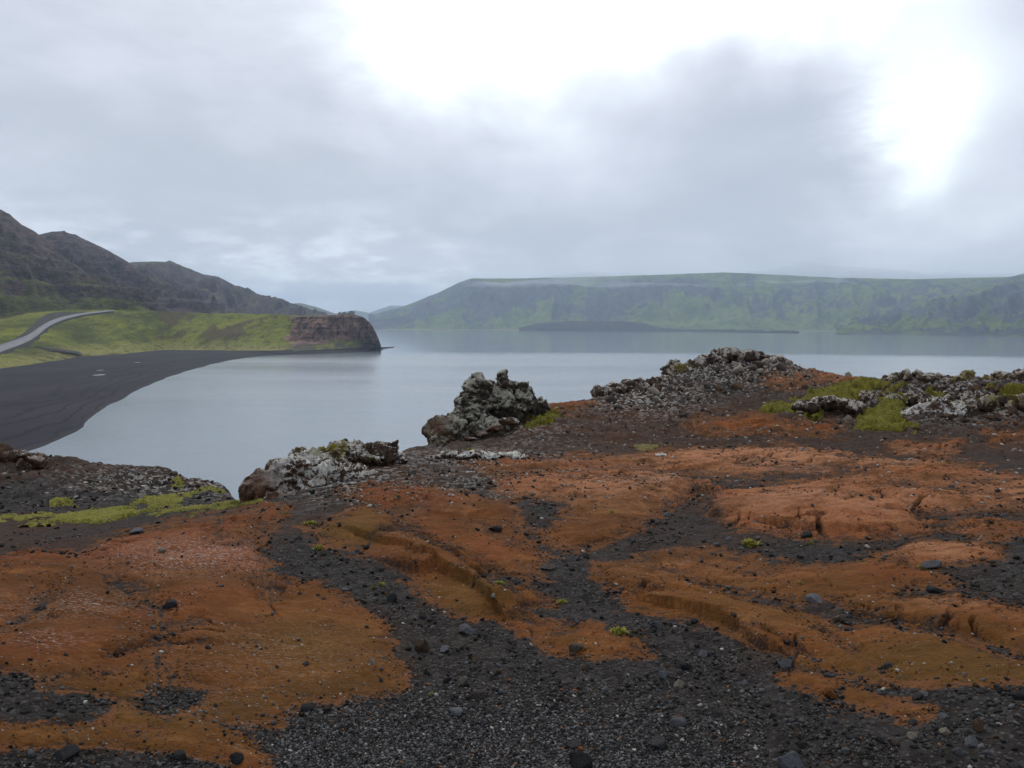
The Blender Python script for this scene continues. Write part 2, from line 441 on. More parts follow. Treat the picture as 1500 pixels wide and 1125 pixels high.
# ------------------------------------------------------------------ lake
def mat_water():
    m, t, b = new_mat('lake_water'); p = geo_pos(t)
    t.put(b.inputs['Base Color'], (0.165, 0.200, 0.225, 1))
    b.inputs['IOR'].default_value = 1.33; b.inputs['Specular IOR Level'].default_value = 0.5
    x, y, z = t.sep(p)
    dist = t.vmath('LENGTH', t.comb(x, y, 0.0))
    drift = t.math('MULTIPLY', t.math('SUBTRACT', t.noise(t.vmath('MULTIPLY', p, (0.0016, 0.006, 0)), 1.0, 3, 0.5), 0.5), 260.0)
    calm = t.ramp(t.math('ADD', dist, drift), 640.0, 760.0)           # breeze ripples the near water, the far lake is calm
    gust = t.noise(t.vmath('MULTIPLY', p, (0.003, 0.012, 0)), 1.0, 4, 0.6)
    t.put(b.inputs['Roughness'], t.math('ADD', t.math('MULTIPLY', t.math('SUBTRACT', 1.0, calm), t.ramp(gust, 0.3, 0.7, 0.16, 0.26)), t.math('MULTIPLY', calm, 0.09)))
    w = t.noise(t.vmath('MULTIPLY', p, (0.55, 1.0, 1)), 0.9, 4, 0.55)
    t.put(b.inputs['Normal'], t.bump(w, t.math('SUBTRACT', 0.14, t.math('MULTIPLY', calm, 0.12)), 0.4))
    return m
MAT['water'] = mat_water()
R = 14000.0
link('lake_water', mesh_np('lake_water', np.array([[-R, -6000, 0], [R, -6000, 0], [R, 16000, 0], [-R, 16000, 0]]), np.array([[0, 1, 2, 3]]), MAT['water'], False),
     kind='structure', label='calm grey-blue lake reflecting the overcast sky')

# ------------------------------------------------------------------ far mountains
def polyline(pts, s, key=0):
    """pts: list of tuples, interpolated over the first entry"""
    a = np.array(pts, float); return [np.interp(s, a[:, 0], a[:, i]) for i in range(1, a.shape[1])]

def ridge(name, crest, foot, mat, nS, nT, amp, freq, back, power=1.0, seed=0, jag=0.0, stretch=3.0, green=None, label=None, benches=0.0):
    """mountain side between a foot line (u,v,distance) and a crest line, with a back slope behind the crest"""
    u0, u1 = crest[0][0], crest[-1][0]
    s = np.linspace(u0, u1, nS)
    cv, cd = polyline(crest, s); fv, fd = polyline(foot, s)
    Cp = unproject(s, cv, cd); Fp = unproject(s, fv, fd)
    nb = max(4, nT // 4)
    rows = []; tt = []
    for t in np.linspace(-0.06, 1, nT):
        tp = math.copysign(abs(t) ** power, t)
        P = Fp + (Cp - Fp) * t; P[:, 2] = Fp[:, 2] + (Cp[:, 2] - Fp[:, 2]) * tp
        rows.append(P); tt.append(t)
    nrm = Cp[:, :2] / np.linalg.norm(Cp[:, :2], axis=1)[:, None]
    for k in range(1, nb + 1):
        q = k / nb; P = Cp.copy(); P[:, :2] += nrm * back * q; P[:, 2] = Cp[:, 2] * (1 - q) ** 1.2 - 8 * q
        rows.append(P); tt.append(1 - q * 0.999)
    V = np.array(rows); tt = np.array(tt)
    rs = np.hypot(V[..., 0], V[..., 1]); th = np.arctan2(V[..., 0], V[..., 1])
    along = th * cd.mean(); across = rs
    wx = along * freq; wy = across * freq / stretch
    wz = fbm2(wx * 0.7, wy * 0.7, 3, seed + 50) * 0.5
    n = fbm2(wx + wz, wy + wz, 6, seed, 0.52, True) - 0.6
    w = np.clip(np.sin(np.clip(tt, 0, 1) * math.pi), 0, 1)[:, None] ** 0.6
    env = w + jag * sstep(0.75, 1, tt)[:, None]
    V[..., 2] += amp * n * env * (0.55 + 0.45 * sstep(1.05, 0.4, tt))[:, None] + amp * 0.13 * fbm2(wx * 5, wy * 7, 4, seed + 5) * env
    if benches:
        h = V[..., 2] / benches; V[..., 2] += benches * 0.5 * (sstep(0.2, 0.8, h % 1) - h % 1) * w * 1.4
    att = {'green': np.zeros(V.shape[:2]).ravel() if green is None else green(s[None, :] + 0 * V[..., 0], tt[:, None] + 0 * V[..., 0], V).ravel()}
    me = mesh_np(name, V.reshape(-1, 3), grid_faces(V.shape[0], nS)[:, ::-1], mat, True, att)
    return link(name, me, kind='structure', label=label)

M_far = mat_far('far_mountain_side', (0.050, 0.060, 0.085), (0.11, 0.115, 0.13), (0.085, 0.13, 0.040), (0.19, 0.24, 0.065), 0.32, 0.0042, (1, 0.5, 0.6), ((0.30, 0.25, 0.18), 5.0), 30)
def far_green(u, t, V):
    g = 0.16 * sstep(0.4, 0.02, t) * sstep(560, 700, u) + 0.10 * np.exp(-((u - 1010 - 120 * t) / 70) ** 2) + 0.10 * np.exp(-((u - 1320 + 160 * (1 - t)) / 60) ** 2)
    return g + 0.12 * sstep(0.86, 1.0, t)
FOOT_V = 483.6
def far_d(v): return float(np.hypot(*unproject_z(750, v, 0.0)[:2]))
ridge('far_mountain', [(540, 464, 5000), (590, 449, 4900), (640, 430, 4750), (672, 414, 4650), (690, 408, 4600), (760, 408, 4600), (850, 406, 4600), (950, 403, 4600), (1060, 399, 4600), (1150, 403, 4600), (1230, 407, 4600), (1340, 409, 4600), (1500, 405, 4600), (1800, 396, 4600), (2100, 400, 4600)],
      [(540, 483, far_d(483)), (1000, 484.3, far_d(484.3)), (2100, 485.5, far_d(485.5))], M_far, 560, 90, 40.0, 0.0050, 1500, 1.15, 11, 0.05, 5.0, far_green, 'long green and grey table mountain across the lake, its top in cloud')
M_spur = mat_far('spur_side', (0.050, 0.060, 0.085), (0.11, 0.115, 0.13), (0.085, 0.13, 0.040), (0.18, 0.23, 0.065), 0.34, 0.005, (1, 0.5, 0.6), None, 24)
ridge('mountain_spur', [(1225, 484, 3600), (1262, 470, 3750), (1330, 448, 3900), (1400, 424, 4050), (1500, 401, 4250), (1640, 380, 4300), (1900, 370, 4300)],
      [(1225, 488, far_d(488)), (1500, 490.5, far_d(490.5)), (1900, 492, far_d(492))], M_spur, 260, 60, 34.0, 0.0055, 900, 1.1, 23, 0.05, 4.5, None, 'green-streaked mountain spur dropping to the far shore')
M_lava = mat_far('lava_point', (0.028, 0.030, 0.040), (0.06, 0.06, 0.065), (0.06, 0.075, 0.03), (0.08, 0.095, 0.04), 0.0, 0.02, (1, 1, 1), None, 8)
ridge('dark_promontory', [(760, 481, 3330), (785, 474, 3330), (830, 470.5, 3330), (905, 470, 3330), (940, 473, 3330), (968, 481, 3300), (1000, 484, 3250), (1040, 483.6, 3250), (1165, 486, 3150), (1170, 487, 3100)],
      [(760, 484.8, far_d(484.8)), (960, 485.6, far_d(485.6)), (1170, 487.2, far_d(487.2))], M_lava, 200, 20, 7.0, 0.02, 150, 0.6, 31, 0.3, 1.5, None, 'low dark lava promontory under the far mountain')
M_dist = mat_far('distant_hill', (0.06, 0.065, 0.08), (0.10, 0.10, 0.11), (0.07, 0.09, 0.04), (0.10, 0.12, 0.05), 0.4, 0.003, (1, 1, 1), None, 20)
ridge('distant_hill', [(395, 462, 4600), (425, 445, 4600), (440, 444, 4600), (465, 450, 4600), (492, 460, 4600), (520, 470, 4600), (540, 481, 4600)], [(395, 481, 3900), (540, 481.5, 3900)], M_dist, 80, 24, 25, 0.004, 900, 1.0, 41, 0.05, 2, None, 'small hazy hill beyond the lake, next to the dark ridge')
ridge('distant_hill', [(470, 466, 7600), (500, 457, 7600), (520, 454.5, 7600), (545, 459, 7600), (600, 463, 7600)], [(470, 478.5, 6800), (600, 478.5, 6800)], M_dist, 80, 24, 25, 0.003, 1200, 1.0, 43, 0.05, 2, None, 'faint bluish hill low on the horizon beyond the cliff')
ridge('distant_hill', [(520, 466, 8800), (550, 455, 8800), (572, 447.5, 8800), (600, 448, 8800), (650, 458, 8800)], [(520, 478, 8000), (650, 478, 8000)], M_dist, 80, 24, 25, 0.003, 1200, 1.0, 47, 0.05, 2, None, 'faint bluish hill peeping over the foot of the table mountain')

# ------------------------------------------------------------------ left hills, headland, beach, road
M_h1 = mat_far('hill_side_near', (0.030, 0.023, 0.026), (0.17, 0.115, 0.10), (0.060, 0.066, 0.014), (0.13, 0.135, 0.026), 0.36, 0.013, (1, 0.7, 1.4), None, 9)
def g1(u, t, V): return 0.30 * sstep(0.30, 0.0, t) - 0.10 * sstep(0.5, 0.9, t)
ridge('rocky_hill', [(-420, 190, 1250), (-250, 232, 1200), (-80, 290, 1150), (-20, 312, 1150), (0, 310, 1150), (13, 315, 1150), (32, 330, 1150), (52, 340, 1150), (74, 358, 1150), (96, 377, 1140), (140, 411, 1110), (190, 440, 1080), (240, 458, 1040)],
      [(-420, 492, 560), (-250, 482, 640), (0, 468, 745), (100, 457, 835), (240, 459, 900)], M_h1, 420, 200, 20, 0.010, 500, 1.15, 61, 0.14, 1.5, g1, 'steep dark rocky hillside rising behind the road', 16.0)
M_h2 = mat_far('hill_side_mid', (0.034, 0.026, 0.036), (0.14, 0.10, 0.10), (0.055, 0.062, 0.022), (0.10, 0.105, 0.034), 0.15, 0.009, (1, 0.7, 1.4), None, 9)
ridge('rocky_hill', [(20, 350, 1450), (60, 343, 1450), (78, 339.5, 1450), (94, 339, 1450), (110, 345, 1450), (136, 356, 1450), (160, 367, 1450), (188, 383, 1450), (230, 410, 1440), (275, 438, 1420), (330, 460, 1400)],
      [(20, 462, 1000), (330, 464, 1050)], M_h2, 300, 120, 22, 0.009, 500, 1.05, 67, 0.10, 1.5, None, 'second dark ridge with a blunt summit behind the first hill', 14.0)
M_h3 = mat_far('hill_side_smooth', (0.050, 0.042, 0.056), (0.115, 0.096, 0.10), (0.065, 0.075, 0.032), (0.11, 0.12, 0.046), 0.22, 0.006, (1, 0.7, 1), None, 8)
ridge('smooth_hill', [(150, 392, 1950), (195, 383, 1950), (225, 383, 1950), (250, 384, 1950), (296, 401, 1950), (320, 405, 1950), (342, 417, 1950), (392, 440, 1930), (430, 451, 1900), (470, 462, 1880), (500, 470, 1850), (520, 476, 1830)],
      [(150, 462, 1400), (520, 478, 1500)], M_h3, 240, 80, 26, 0.007, 500, 1.0, 71, 0.08, 1.8, None, 'smooth bluish-brown ridge falling towards the lake')

FOOT = [(-420, 590, 3), (-250, 562, 3), (-80, 548, 3), (0, 541, 3), (60, 533, 3), (90, 526, 3.5), (115, 519.5, 4), (180, 516.5, 4), (240, 511, 4), (330, 513, 3.5), (400, 513.5, 3), (440, 511, 4), (500, 508.5, 4.5), (540, 507.5, 4.2), (553, 508, 3.6), (558, 509, 2.0)]
TOP = [(-420, 492, 600), (-250, 481, 640), (0, 466, 735), (50, 459, 780), (100, 454.5, 815), (170, 453.5, 838), (250, 456.5, 850), (330, 459, 850), (400, 460.5, 840), (440, 463, 805), (500, 460.5, 795), (520, 461, 792), (533, 465, 790), (543, 474, 786), (549, 484, 782), (554, 495, 776), (558, 506, 770)]
nS, nT = 620, 130
s = np.concatenate([np.linspace(-420, 100, 200, endpoint=False), np.linspace(100, 558, nS - 200)])
fv, fz = polyline(FOOT, s); tv, td = polyline(TOP, s)
Fp = unproject_z(s, fv, fz); Tp = unproject(s, tv, td)
cliff = sstep(405, 440, s)
rows, tl = [], []
nrm = Tp[:, :2] / np.linalg.norm(Tp[:, :2], axis=1)[:, None]
for t in np.linspace(-0.05, 1, nT):
    hz_soft = t; hz_cliff = np.interp(t, [-0.05, 0, 0.22, 0.97, 1.0], [-0.1, 0, 0.55, 0.92, 1.0])
    vz_soft = math.copysign(abs(t) ** 1.12, t)
    hf = hz_soft * (1 - cliff) + hz_cliff * cliff; vf = vz_soft * (1 - cliff) + t * cliff
    P = Fp.copy(); P[:, :2] += (Tp - Fp)[:, :2] * hf[:, None]; P[:, 2] += (Tp - Fp)[:, 2] * vf
    rows.append(P); tl.append(t)
for k in range(1, 21):
    q = k / 20; P = Tp.copy(); P[:, :2] += nrm * 260 * q * (0.15 + 0.85 * sstep(560, 500, s))[:, None]
    P[:, 2] = Tp[:, 2] - 3 * q - sstep(0.6, 1.0, q) * (Tp[:, 2] + 2); rows.append(P); tl.append(1.0)
V = np.array(rows); tl = np.array(tl)[:, None]
S2 = s[None, :] + 0 * V[..., 0]; C2 = cliff[None, :] + 0 * V[..., 0]
X, Y = V[..., 0].copy(), V[..., 1].copy()
front = np.clip(np.sin(np.clip(tl, 0, 1) * math.pi * 0.98), 0, 1) ** 0.5
rough = fbm2(X * 0.03, Y * 0.012, 5, 80, 0.5)
gull = fbm2(X * 0.022 + 3, Y * 0.006, 4, 83, 0.5, True) - 0.5
V[..., 2] += (1 - C2) * front * (2.2 * rough + 2.6 * gull * sstep(100, 200, S2)) + 0.5 * rough * (tl >= 1)
# cliff face: buttresses and strata pushed in and out towards the viewer
zc = V[..., 2]
but = fbm2(X * 0.075, zc * 0.025, 4, 91, 0.55, True) - 0.5
strat = fbm2(X * 0.012, zc * 0.30, 4, 93, 0.55) + 0.22 * np.sign(np.sin(zc * 0.6 + 2.5 * fbm2(X * 0.05, zc * 0.02, 2, 95)))
push = -C2 * front * sstep(0.12, 0.35, tl) * (6.0 * but + 1.6 * strat + 1.8 * fbm2(X * 0.22, zc * 0.12, 4, 97) - 2.2 * sstep(0.12, 0.0, np.abs(fbm2(X * 0.10, zc * 0.03, 3, 98))))
V[..., :2] += nrm[None] * push[..., None]
V[..., 2] += C2 * front * 0.5 * fbm2(X * 0.15, zc * 0.15, 3, 99)
CW = sstep(400, 445, S2 + 30 * fbm2(X * 0.03, zc * 0.12, 4, 105))
rockm = CW * sstep(0.10, 0.20, tl + 0.13 * fbm2(X * 0.04, zc * 0.08, 3, 103) + 0.10 * np.exp(-((S2 - 470) / 22) ** 2)) * (tl < 0.985)
scree = sstep(0.30, 0.0, tl) * C2
brownp = (1 - C2) * sstep(0.12, 0.45, fbm2(X * 0.03 + 9, Y * 0.013, 5, 107, 0.6)) * sstep(140, 240, S2) * sstep(0.12, 0.4, tl) * (tl < 0.97)
pale = sstep(0.34, 0.0, tl) * (1 - C2)
def mat_headland():
    m, t, b = new_mat('grassy_headland'); p = geo_pos(t)
    n = t.noise(t.vmath('MULTIPLY', p, (1, 0.5, 1)), 0.022, 8, 0.65); n2 = t.noise(t.vmath('MULTIPLY', p, (1, 0.4, 1.5)), 0.16, 8, 0.7); n3 = t.noise(p, 0.06, 6, 0.6)
    g = t.mix(t.ramp(n, 0.34, 0.62), (0.055, 0.066, 0.008), (0.175, 0.190, 0.020))
    g = t.mix(t.math('MULTIPLY', t.ramp(n2, 0.52, 0.72), 0.6), g, (0.25, 0.24, 0.04))
    g = t.mix(t.math('MULTIPLY', t.ramp(n2, 0.48, 0.32), 0.85), g, (0.042, 0.034, 0.013))
    g = t.mix(t.math('MULTIPLY', t.attr('pale'), t.ramp(n2, 0.3, 0.6)), g, (0.24, 0.22, 0.075))
    br = t.ramp(t.math('ADD', t.attr('brown'), t.math('MULTIPLY', t.math('SUBTRACT', n2, 0.5), 0.8)), 0.35, 0.75)
    g = t.mix(t.math('MULTIPLY', br, 0.8), g, (0.085, 0.055, 0.030))
    tus = t.noise(t.vmath('MULTIPLY', p, (1, 0.45, 1.6)), 0.55, 6, 0.75)
    g = t.mix(t.math('MULTIPLY', t.ramp(tus, 0.50, 0.36), 0.75), g, (0.035, 0.036, 0.010))
    g = t.mix(t.math('MULTIPLY', t.ramp(tus, 0.58, 0.70), 0.5), g, (0.27, 0.25, 0.06))
    st = t.noise(t.vmath('MULTIPLY', p, (0.05, 0.05, 0.55)), 1.0, 6, 0.65)
    vc = t.noise(t.vmath('MULTIPLY', p, (0.22, 0.22, 0.05)), 1.0, 6, 0.7)
    r = t.mix(t.ramp(vc, 0.35, 0.65), (0.040, 0.026, 0.022), (0.34, 0.20, 0.145))
    r = t.mix(t.math('MULTIPLY', t.ramp(st, 0.45, 0.65), 0.6), r, (0.30, 0.20, 0.15))
    r = t.mix(t.math('MULTIPLY', t.ramp(n3, 0.5, 0.7), 0.35), r, (0.09, 0.08, 0.07))
    rm = t.ramp(t.math('ADD', t.attr('rock'), t.math('MULTIPLY', t.math('SUBTRACT', n2, 0.5), 0.7)), 0.35, 0.6)
    c = t.mix(rm, g, r)
    c = t.mix(t.math('MULTIPLY', t.attr('scree'), t.ramp(n2, 0.62, 0.42)), c, (0.075, 0.066, 0.066))
    t.put(b.inputs['Base Color'], c)
    t.put(b.inputs['Normal'], t.bump(t.math('ADD', n2, t.math('MULTIPLY', t.math('ADD', st, vc), t.attr('rock'))), 1.0, 3.0))
    return m
head_me = mesh_np('grassy_headland', V.reshape(-1, 3), grid_faces(V.shape[0], len(s))[:, ::-1], mat_headland(), True,
                  {'rock': rockm.ravel(), 'scree': scree.ravel(), 'brown': brownp.ravel(), 'pale': pale.ravel()})
link('grassy_headland', head_me, kind='structure', label='grassy headland ending in a brown layered cliff at the lake')
head_bvh = BVHTree.FromPolygons([tuple(v) for v in V.reshape(-1, 3)], [tuple(int(i) for i in f) for f in grid_faces(V.shape[0], len(s))])

# beach of black sand between the shoreline and the turf
SHORE = [(-700, 900), (-300, 760), (-60, 693), (50, 660), (84, 645), (110, 632), (122, 622), (140, 608), (165, 591), (205, 570), (250, 551), (300, 536), (345, 526), (400, 520), (450, 519), (500, 517.5), (540, 515), (556, 512), (568, 509.5), (577, 508.3)]
BACK = [(-900, 640), (-500, 600), (-250, 562), (-140, 552), (-70, 547), (0, 541), (30, 537), (60, 533), (90, 526), (115, 520), (180, 517), (240, 512), (320, 513.6), (390, 514), (440, 511.5), (500, 509), (540, 508), (554, 508.3), (565, 508.2), (578, 507.9)]
k = np.linspace(0, len(SHORE) - 1, 500); kk = np.arange(len(SHORE))
sh, bk = np.array(SHORE, float), np.array(BACK, float)
su, sv = np.interp(k, kk, sh[:, 0]), np.interp(k, kk, sh[:, 1]); bu, bv = np.interp(k, kk, bk[:, 0]), np.interp(k, kk, bk[:, 1])
su, sv = blur1(su, 4, 0), blur1(sv, 4, 0)
Sp = unproject_z(su, sv, 0.0); bz = np.interp(k, [0, 13, 16, 18, 19], [3.4, 3.4, 4.0, 1.2, 0.5]); Bp = unproject_z(bu, bv, bz)
jit = fbm2(np.cumsum(np.r_[0, np.linalg.norm(np.diff(Sp[:, :2], axis=0), axis=1)]) * 0.02, 0 * k, 4, 5)
Sp[:, 0] += jit * np.interp(k, [0, 14, 16], [1.0, 1.2, 0.4])
rows = []
for t in np.linspace(-0.06, 1.04, 60):
    P = Sp + (Bp - Sp) * t; P[:, 2] = bz * np.interp(t, [-0.06, 0, 0.25, 0.8, 1.04], [-0.12, 0, 0.33, 0.72, 1.0]) + (0.22 * fbm2(P[:, 0] * 0.03, P[:, 1] * 0.012, 4, 9) if t > 0.15 else 0)
    rows.append(P)
V = np.array(rows)
def mat_beach():
    m, t, b = new_mat('black_sand'); p = geo_pos(t)
    n = t.noise(t.vmath('MULTIPLY', p, (1, 0.35, 1)), 0.05, 7, 0.6); n2 = t.noise(t.vmath('MULTIPLY', p, (1, 0.3, 1)), 0.5, 7, 0.7)
    c = t.mix(t.ramp(n, 0.35, 0.65), (0.022, 0.020, 0.024), (0.034, 0.030, 0.035))
    c = t.mix(t.math('MULTIPLY', t.ramp(n2, 0.6, 0.8), 0.4), c, (0.048, 0.043, 0.046))
    z = t.sep(p)[2]
    c = t.mix(t.math('MULTIPLY', t.ramp(z, 0.35, 0.02), 0.6), c, (0.018, 0.018, 0.024))
    zl = t.math('ADD', z, t.math('MULTIPLY', t.noise(p, 0.03, 4, 0.6), 0.5))
    ln = t.math('SINE', t.math('MULTIPLY', zl, 21.0))
    c = t.mix(t.math('MULTIPLY', t.math('MULTIPLY', t.ramp(ln, 0.6, 1.0), t.ramp(z, 2.4, 0.6)), 0.75), c, (0.010, 0.009, 0.012))
    c = t.mix(t.math('MULTIPLY', t.ramp(t.noise(t.vmath('MULTIPLY', p, (1, 0.25, 1)), 0.11, 5, 0.7), 0.62, 0.72), 0.35), c, (0.06, 0.052, 0.05))
    t.put(b.inputs['Base Color'], c); t.put(b.inputs['Roughness'], t.ramp(z, 0.0, 0.3, 0.8, 0.92))
    t.put(b.inputs['Normal'], t.bump(n2, 0.5, 0.3))
    return m
beach_v = V.reshape(-1, 3); beach_f = grid_faces(V.shape[0], len(k))
link('black_beach', mesh_np('black_beach', beach_v, beach_f[:, ::-1], mat_beach()), kind='structure', label='black sand beach curving round the lake')
beach_bvh = BVHTree.FromPolygons([tuple(v) for v in beach_v], [tuple(int(i) for i in f) for f in beach_f])

def cast(bvh, u, v):
    hit = bvh.ray_cast(Vector((0, 0, EYE)), Vector(px_dir(u, v))); return hit[0]

# pools left on the sand
def disc(name, c, rx, ry, mat, seed, h=0.012):
    a = np.linspace(0, 2 * math.pi, 28, endpoint=False); w = 1 + 0.25 * fbm2(np.cos(a) * 1.3 + seed, np.sin(a) * 1.3, 3, seed)
    ring = np.stack([c[0] + rx * w * np.cos(a), c[1] + ry * w * np.sin(a), np.full(28, c[2] + h)], -1)
    me = bpy.data.meshes.new(name); me.from_pydata([tuple(p) for p in ring], [], [tuple(range(28))]); me.materials.append(mat); return me
def mat_pool():
    m, t, b = new_mat('shallow_pool'); t.put(b.inputs['Base Color'], (0.22, 0.22, 0.23, 1)); b.inputs['Roughness'].default_value = 0.45
    b.inputs['Specular IOR Level'].default_value = 0.5; return m
MP = mat_pool()
for (u, v, rx, lab) in ((146, 550, 2.6, 'widest pale pool of water lying on the black beach'), (147, 543, 1.6, 'small pale pool just up the beach from the widest one'), (201, 531.5, 1.8, 'pale pool on the black sand below the grassy slope')):
    p = cast(beach_bvh, u, v)
    if p: link('puddle', disc('puddle', p, rx * 0.85, rx * 1.6, MP, int(u), 0.26), label=lab, category='puddle')

# road: a raised ribbon with shoulders, laid on the slope
RD = [(-60, 531), (-20, 520), (0, 513), (20, 506), (40, 498.5), (52, 491), (60, 484), (70, 477), (84, 470.5), (100, 466), (120, 461.8), (140, 459.2), (160, 457.4), (168, 456.7)]
rd = np.array(RD, float); q = np.linspace(0, len(RD) - 1, 240)
ru_, rv_ = blur1(np.interp(q, np.arange(len(RD)), rd[:, 0]), 6, 0), blur1(np.interp(q, np.arange(len(RD)), rd[:, 1]), 6, 0)
tg = np.gradient(np.c_[ru_, rv_], axis=0); tg /= np.linalg.norm(tg, axis=1)[:, None]
nrm2 = np.c_[tg[:, 1], -tg[:, 0]]                                    # towards the hill side
hw = np.interp(ru_, [-60, 0, 50, 80, 110, 140, 168], [6.0, 4.6, 4.0, 2.6, 1.5, 0.9, 0.6])
up_ = np.interp(ru_, [-60, 20, 50, 75, 105, 125, 168], [2, 3, 9, 13, 6, 2, 0.8]); dn_ = np.interp(ru_, [-60, 0, 40, 80, 120, 168], [3, 5, 5, 3, 1.2, 0.5])
def on_slope(off, lift):
    o = []
    for (a, c), n_, w in zip(np.c_[ru_, rv_], nrm2, off):
        p = cast(head_bvh, a + n_[0] * w, c + n_[1] * w); o.append((p.x, p.y, p.z + lift) if p is not None else (np.nan,) * 3)
    return np.array(o)
lines = [on_slope(-dn_ - hw, -0.6), on_slope(-hw * 1.12, 1.0), on_slope(-hw, 1.25), on_slope(0 * hw, 1.35), on_slope(hw, 1.25), on_slope(hw * 1.12, 1.0), on_slope(hw + up_, 0.3)]
ok_ = np.isfinite(np.array(lines)).all(axis=(0, 2)); RV = np.array(lines)[:, ok_]
for ax in range(3): RV[..., ax] = blur1(RV[..., ax], 4, 1)
def mat_simple(name, a, bcol, scale, rough=0.85):
    m, t, b = new_mat(name); n = t.noise(geo_pos(t), scale, 6, 0.65)
    t.put(b.inputs['Base Color'], t.mix(t.ramp(n, 0.3, 0.7), a, bcol)); b.inputs['Roughness'].default_value = rough; return m
nR = RV.shape[1]
f_all = grid_faces(7, nR)
band = np.repeat(np.arange(6), nR - 1)
asp = mat_simple('road_asphalt', (0.11, 0.11, 0.12), (0.17, 0.17, 0.185), 0.3, 0.6)
emb = mat_simple('road_embankment', (0.022, 0.021, 0.022), (0.050, 0.045, 0.042), 0.25)
v_, f_, _ = compact(RV.reshape(-1, 3), f_all, (band >= 1) & (band <= 4), {})
link('road', mesh_np('road', v_, f_, asp), kind='structure', label='grey road climbing past the headland')
v_, f_, _ = compact(RV.reshape(-1, 3), f_all, (band < 1) | (band > 4), {})
link('road_embankment', mesh_np('road_embankment', v_, f_, emb), kind='structure', label='dark gravel embankment of the road')
# track leaving the road towards the beach
tp = []
for a, c in zip(np.interp(np.linspace(0, 3, 60), range(4), [22, 50, 80, 112]), np.interp(np.linspace(0, 3, 60), range(4), [507, 508, 512, 516])):
    p = cast(head_bvh, a, c)
    if p is not None: tp.append((p.x, p.y, p.z))
tp = np.array(tp); tn = np.gradient(tp[:, :2], axis=0); tn /= np.linalg.norm(tn, axis=1)[:, None]; sd_ = np.stack([tn[:, 1], -tn[:, 0]], -1)
TV = np.array([np.c_[tp[:, :2] + sd_ * o, tp[:, 2] + h] for o, h in ((-4, -1.5), (-1.6, 0.5), (1.6, 0.5), (4, -1.5))])
link('gravel_track', mesh_np('gravel_track', TV.reshape(-1, 3), grid_faces(4, len(tp)), emb), kind='structure', label='dark gravel track leading from the road to the beach')

#FOREGROUND
# ------------------------------------------------------------------ foreground: height table in (azimuth, log range)
NEAR = [(0.25, -1.60), (1.5, -1.60), (2.3, -1.60)]
PROF = {
 -250: [(1125, 2.85), (900, 4.6), (820, 6.4), (775, 9.0), (745, 12.5), (700, 17), (655, 22)],
 0:    [(1125, 2.85), (1000, 3.55), (900, 4.55), (830, 5.9), (790, 7.6), (762, 10), (742, 13), (700, 18), (656, 22)],
 60:   [(1125, 2.85), (1000, 3.55), (900, 4.5), (825, 5.9), (785, 7.6), (760, 10), (740, 13), (700, 17.5), (668, 21)],
 150:  [(1125, 2.85), (900, 4.5), (820, 5.75), (780, 7.5), (757, 10), (736, 13), (700, 17), (676, 21)],
 250:  [(1125, 2.85), (900, 4.45), (820, 5.6), (775, 6.9), (752, 9), (735, 12), (715, 16), (689, 20)],
 340:  [(1125, 2.85), (900, 4.45), (820, 5.55), (760, 7.0), (742, 9.0), (732, 13), (714, 17.5)],
 420:  [(1125, 2.85), (900, 4.45), (820, 5.55), (755, 7.1), (732, 8.4), (716, 9.5), (706, 10.5)],
 500:  [(1125, 2.85), (900, 4.45), (800, 5.9), (735, 7.5), (708, 8.8), (690, 9.8), (676, 10.8)],
 600:  [(1125, 2.85), (900, 4.45), (800, 5.9), (735, 7.4), (690, 9.2), (667, 11.0), (656, 12.6)],
 660:  [(1125, 2.85), (900, 4.45), (800, 5.9), (735, 7.4), (690, 9.3), (664, 11.6), (653, 13.6), (646, 15)],
 720:  [(1125, 2.85), (900, 4.45), (800, 5.9), (740, 7.3), (690, 9.4), (662, 11.9), (648, 14.2), (618, 16.8), (602, 18.2)],
 800:  [(1125, 2.85), (900, 4.5), (800, 5.95), (740, 7.4), (690, 9.5), (662, 12.1), (640, 14.4), (602, 18), (582, 21.5)],
 870:  [(1125, 2.85), (900, 4.5), (800, 5.95), (740, 7.4), (690, 9.6), (662, 12.2), (640, 14.5), (612, 18), (585, 23), (578, 25)],
 950:  [(1125, 2.85), (900, 4.5), (800, 6.0), (740, 7.5), (690, 9.7), (662, 12.3), (635, 15.5), (604, 19.5), (571, 26), (556, 30)],
 1000: [(1125, 2.85), (900, 4.5), (800, 6.0), (740, 7.6), (690, 9.8), (660, 12.4), (632, 15.5), (592, 22), (549, 30), (539, 33)],
 1075: [(1125, 2.85), (900, 4.5), (800, 6.0), (740, 7.6), (690, 9.8), (660, 12.4), (622, 17), (582, 24), (539, 32), (519, 36)],
 1150: [(1125, 2.85), (900, 4.5), (800, 6.0), (740, 7.6), (690, 9.8), (660, 12.4), (622, 17), (583, 24), (546, 31), (527, 36)],
 1250: [(1125, 2.85), (900, 4.5), (800, 6.0), (740, 7.6), (690, 9.8), (660, 12.5), (627, 16.5), (594, 21.5), (564, 28), (550, 33)],
 1350: [(1125, 2.85), (900, 4.5), (800, 6.0), (740, 7.6), (690, 9.8), (660, 12.5), (636, 15.5), (604, 20), (574, 25), (556, 31)],
 1500: [(1125, 2.85), (900, 4.5), (800, 6.0), (740, 7.6), (690, 9.9), (668, 12), (642, 15), (604, 20), (570, 26), (554, 30)],
 1750: [(1125, 2.85), (900, 4.5), (800, 6.0), (740, 7.6), (690, 9.9), (668, 12), (642, 15), (606, 20), (575, 26), (560, 30)],
}
LR0, LR1, NLR = math.log(0.25), math.log(220.0), 420
LR = np.linspace(LR0, LR1, NLR)
cth, ctab = [], []
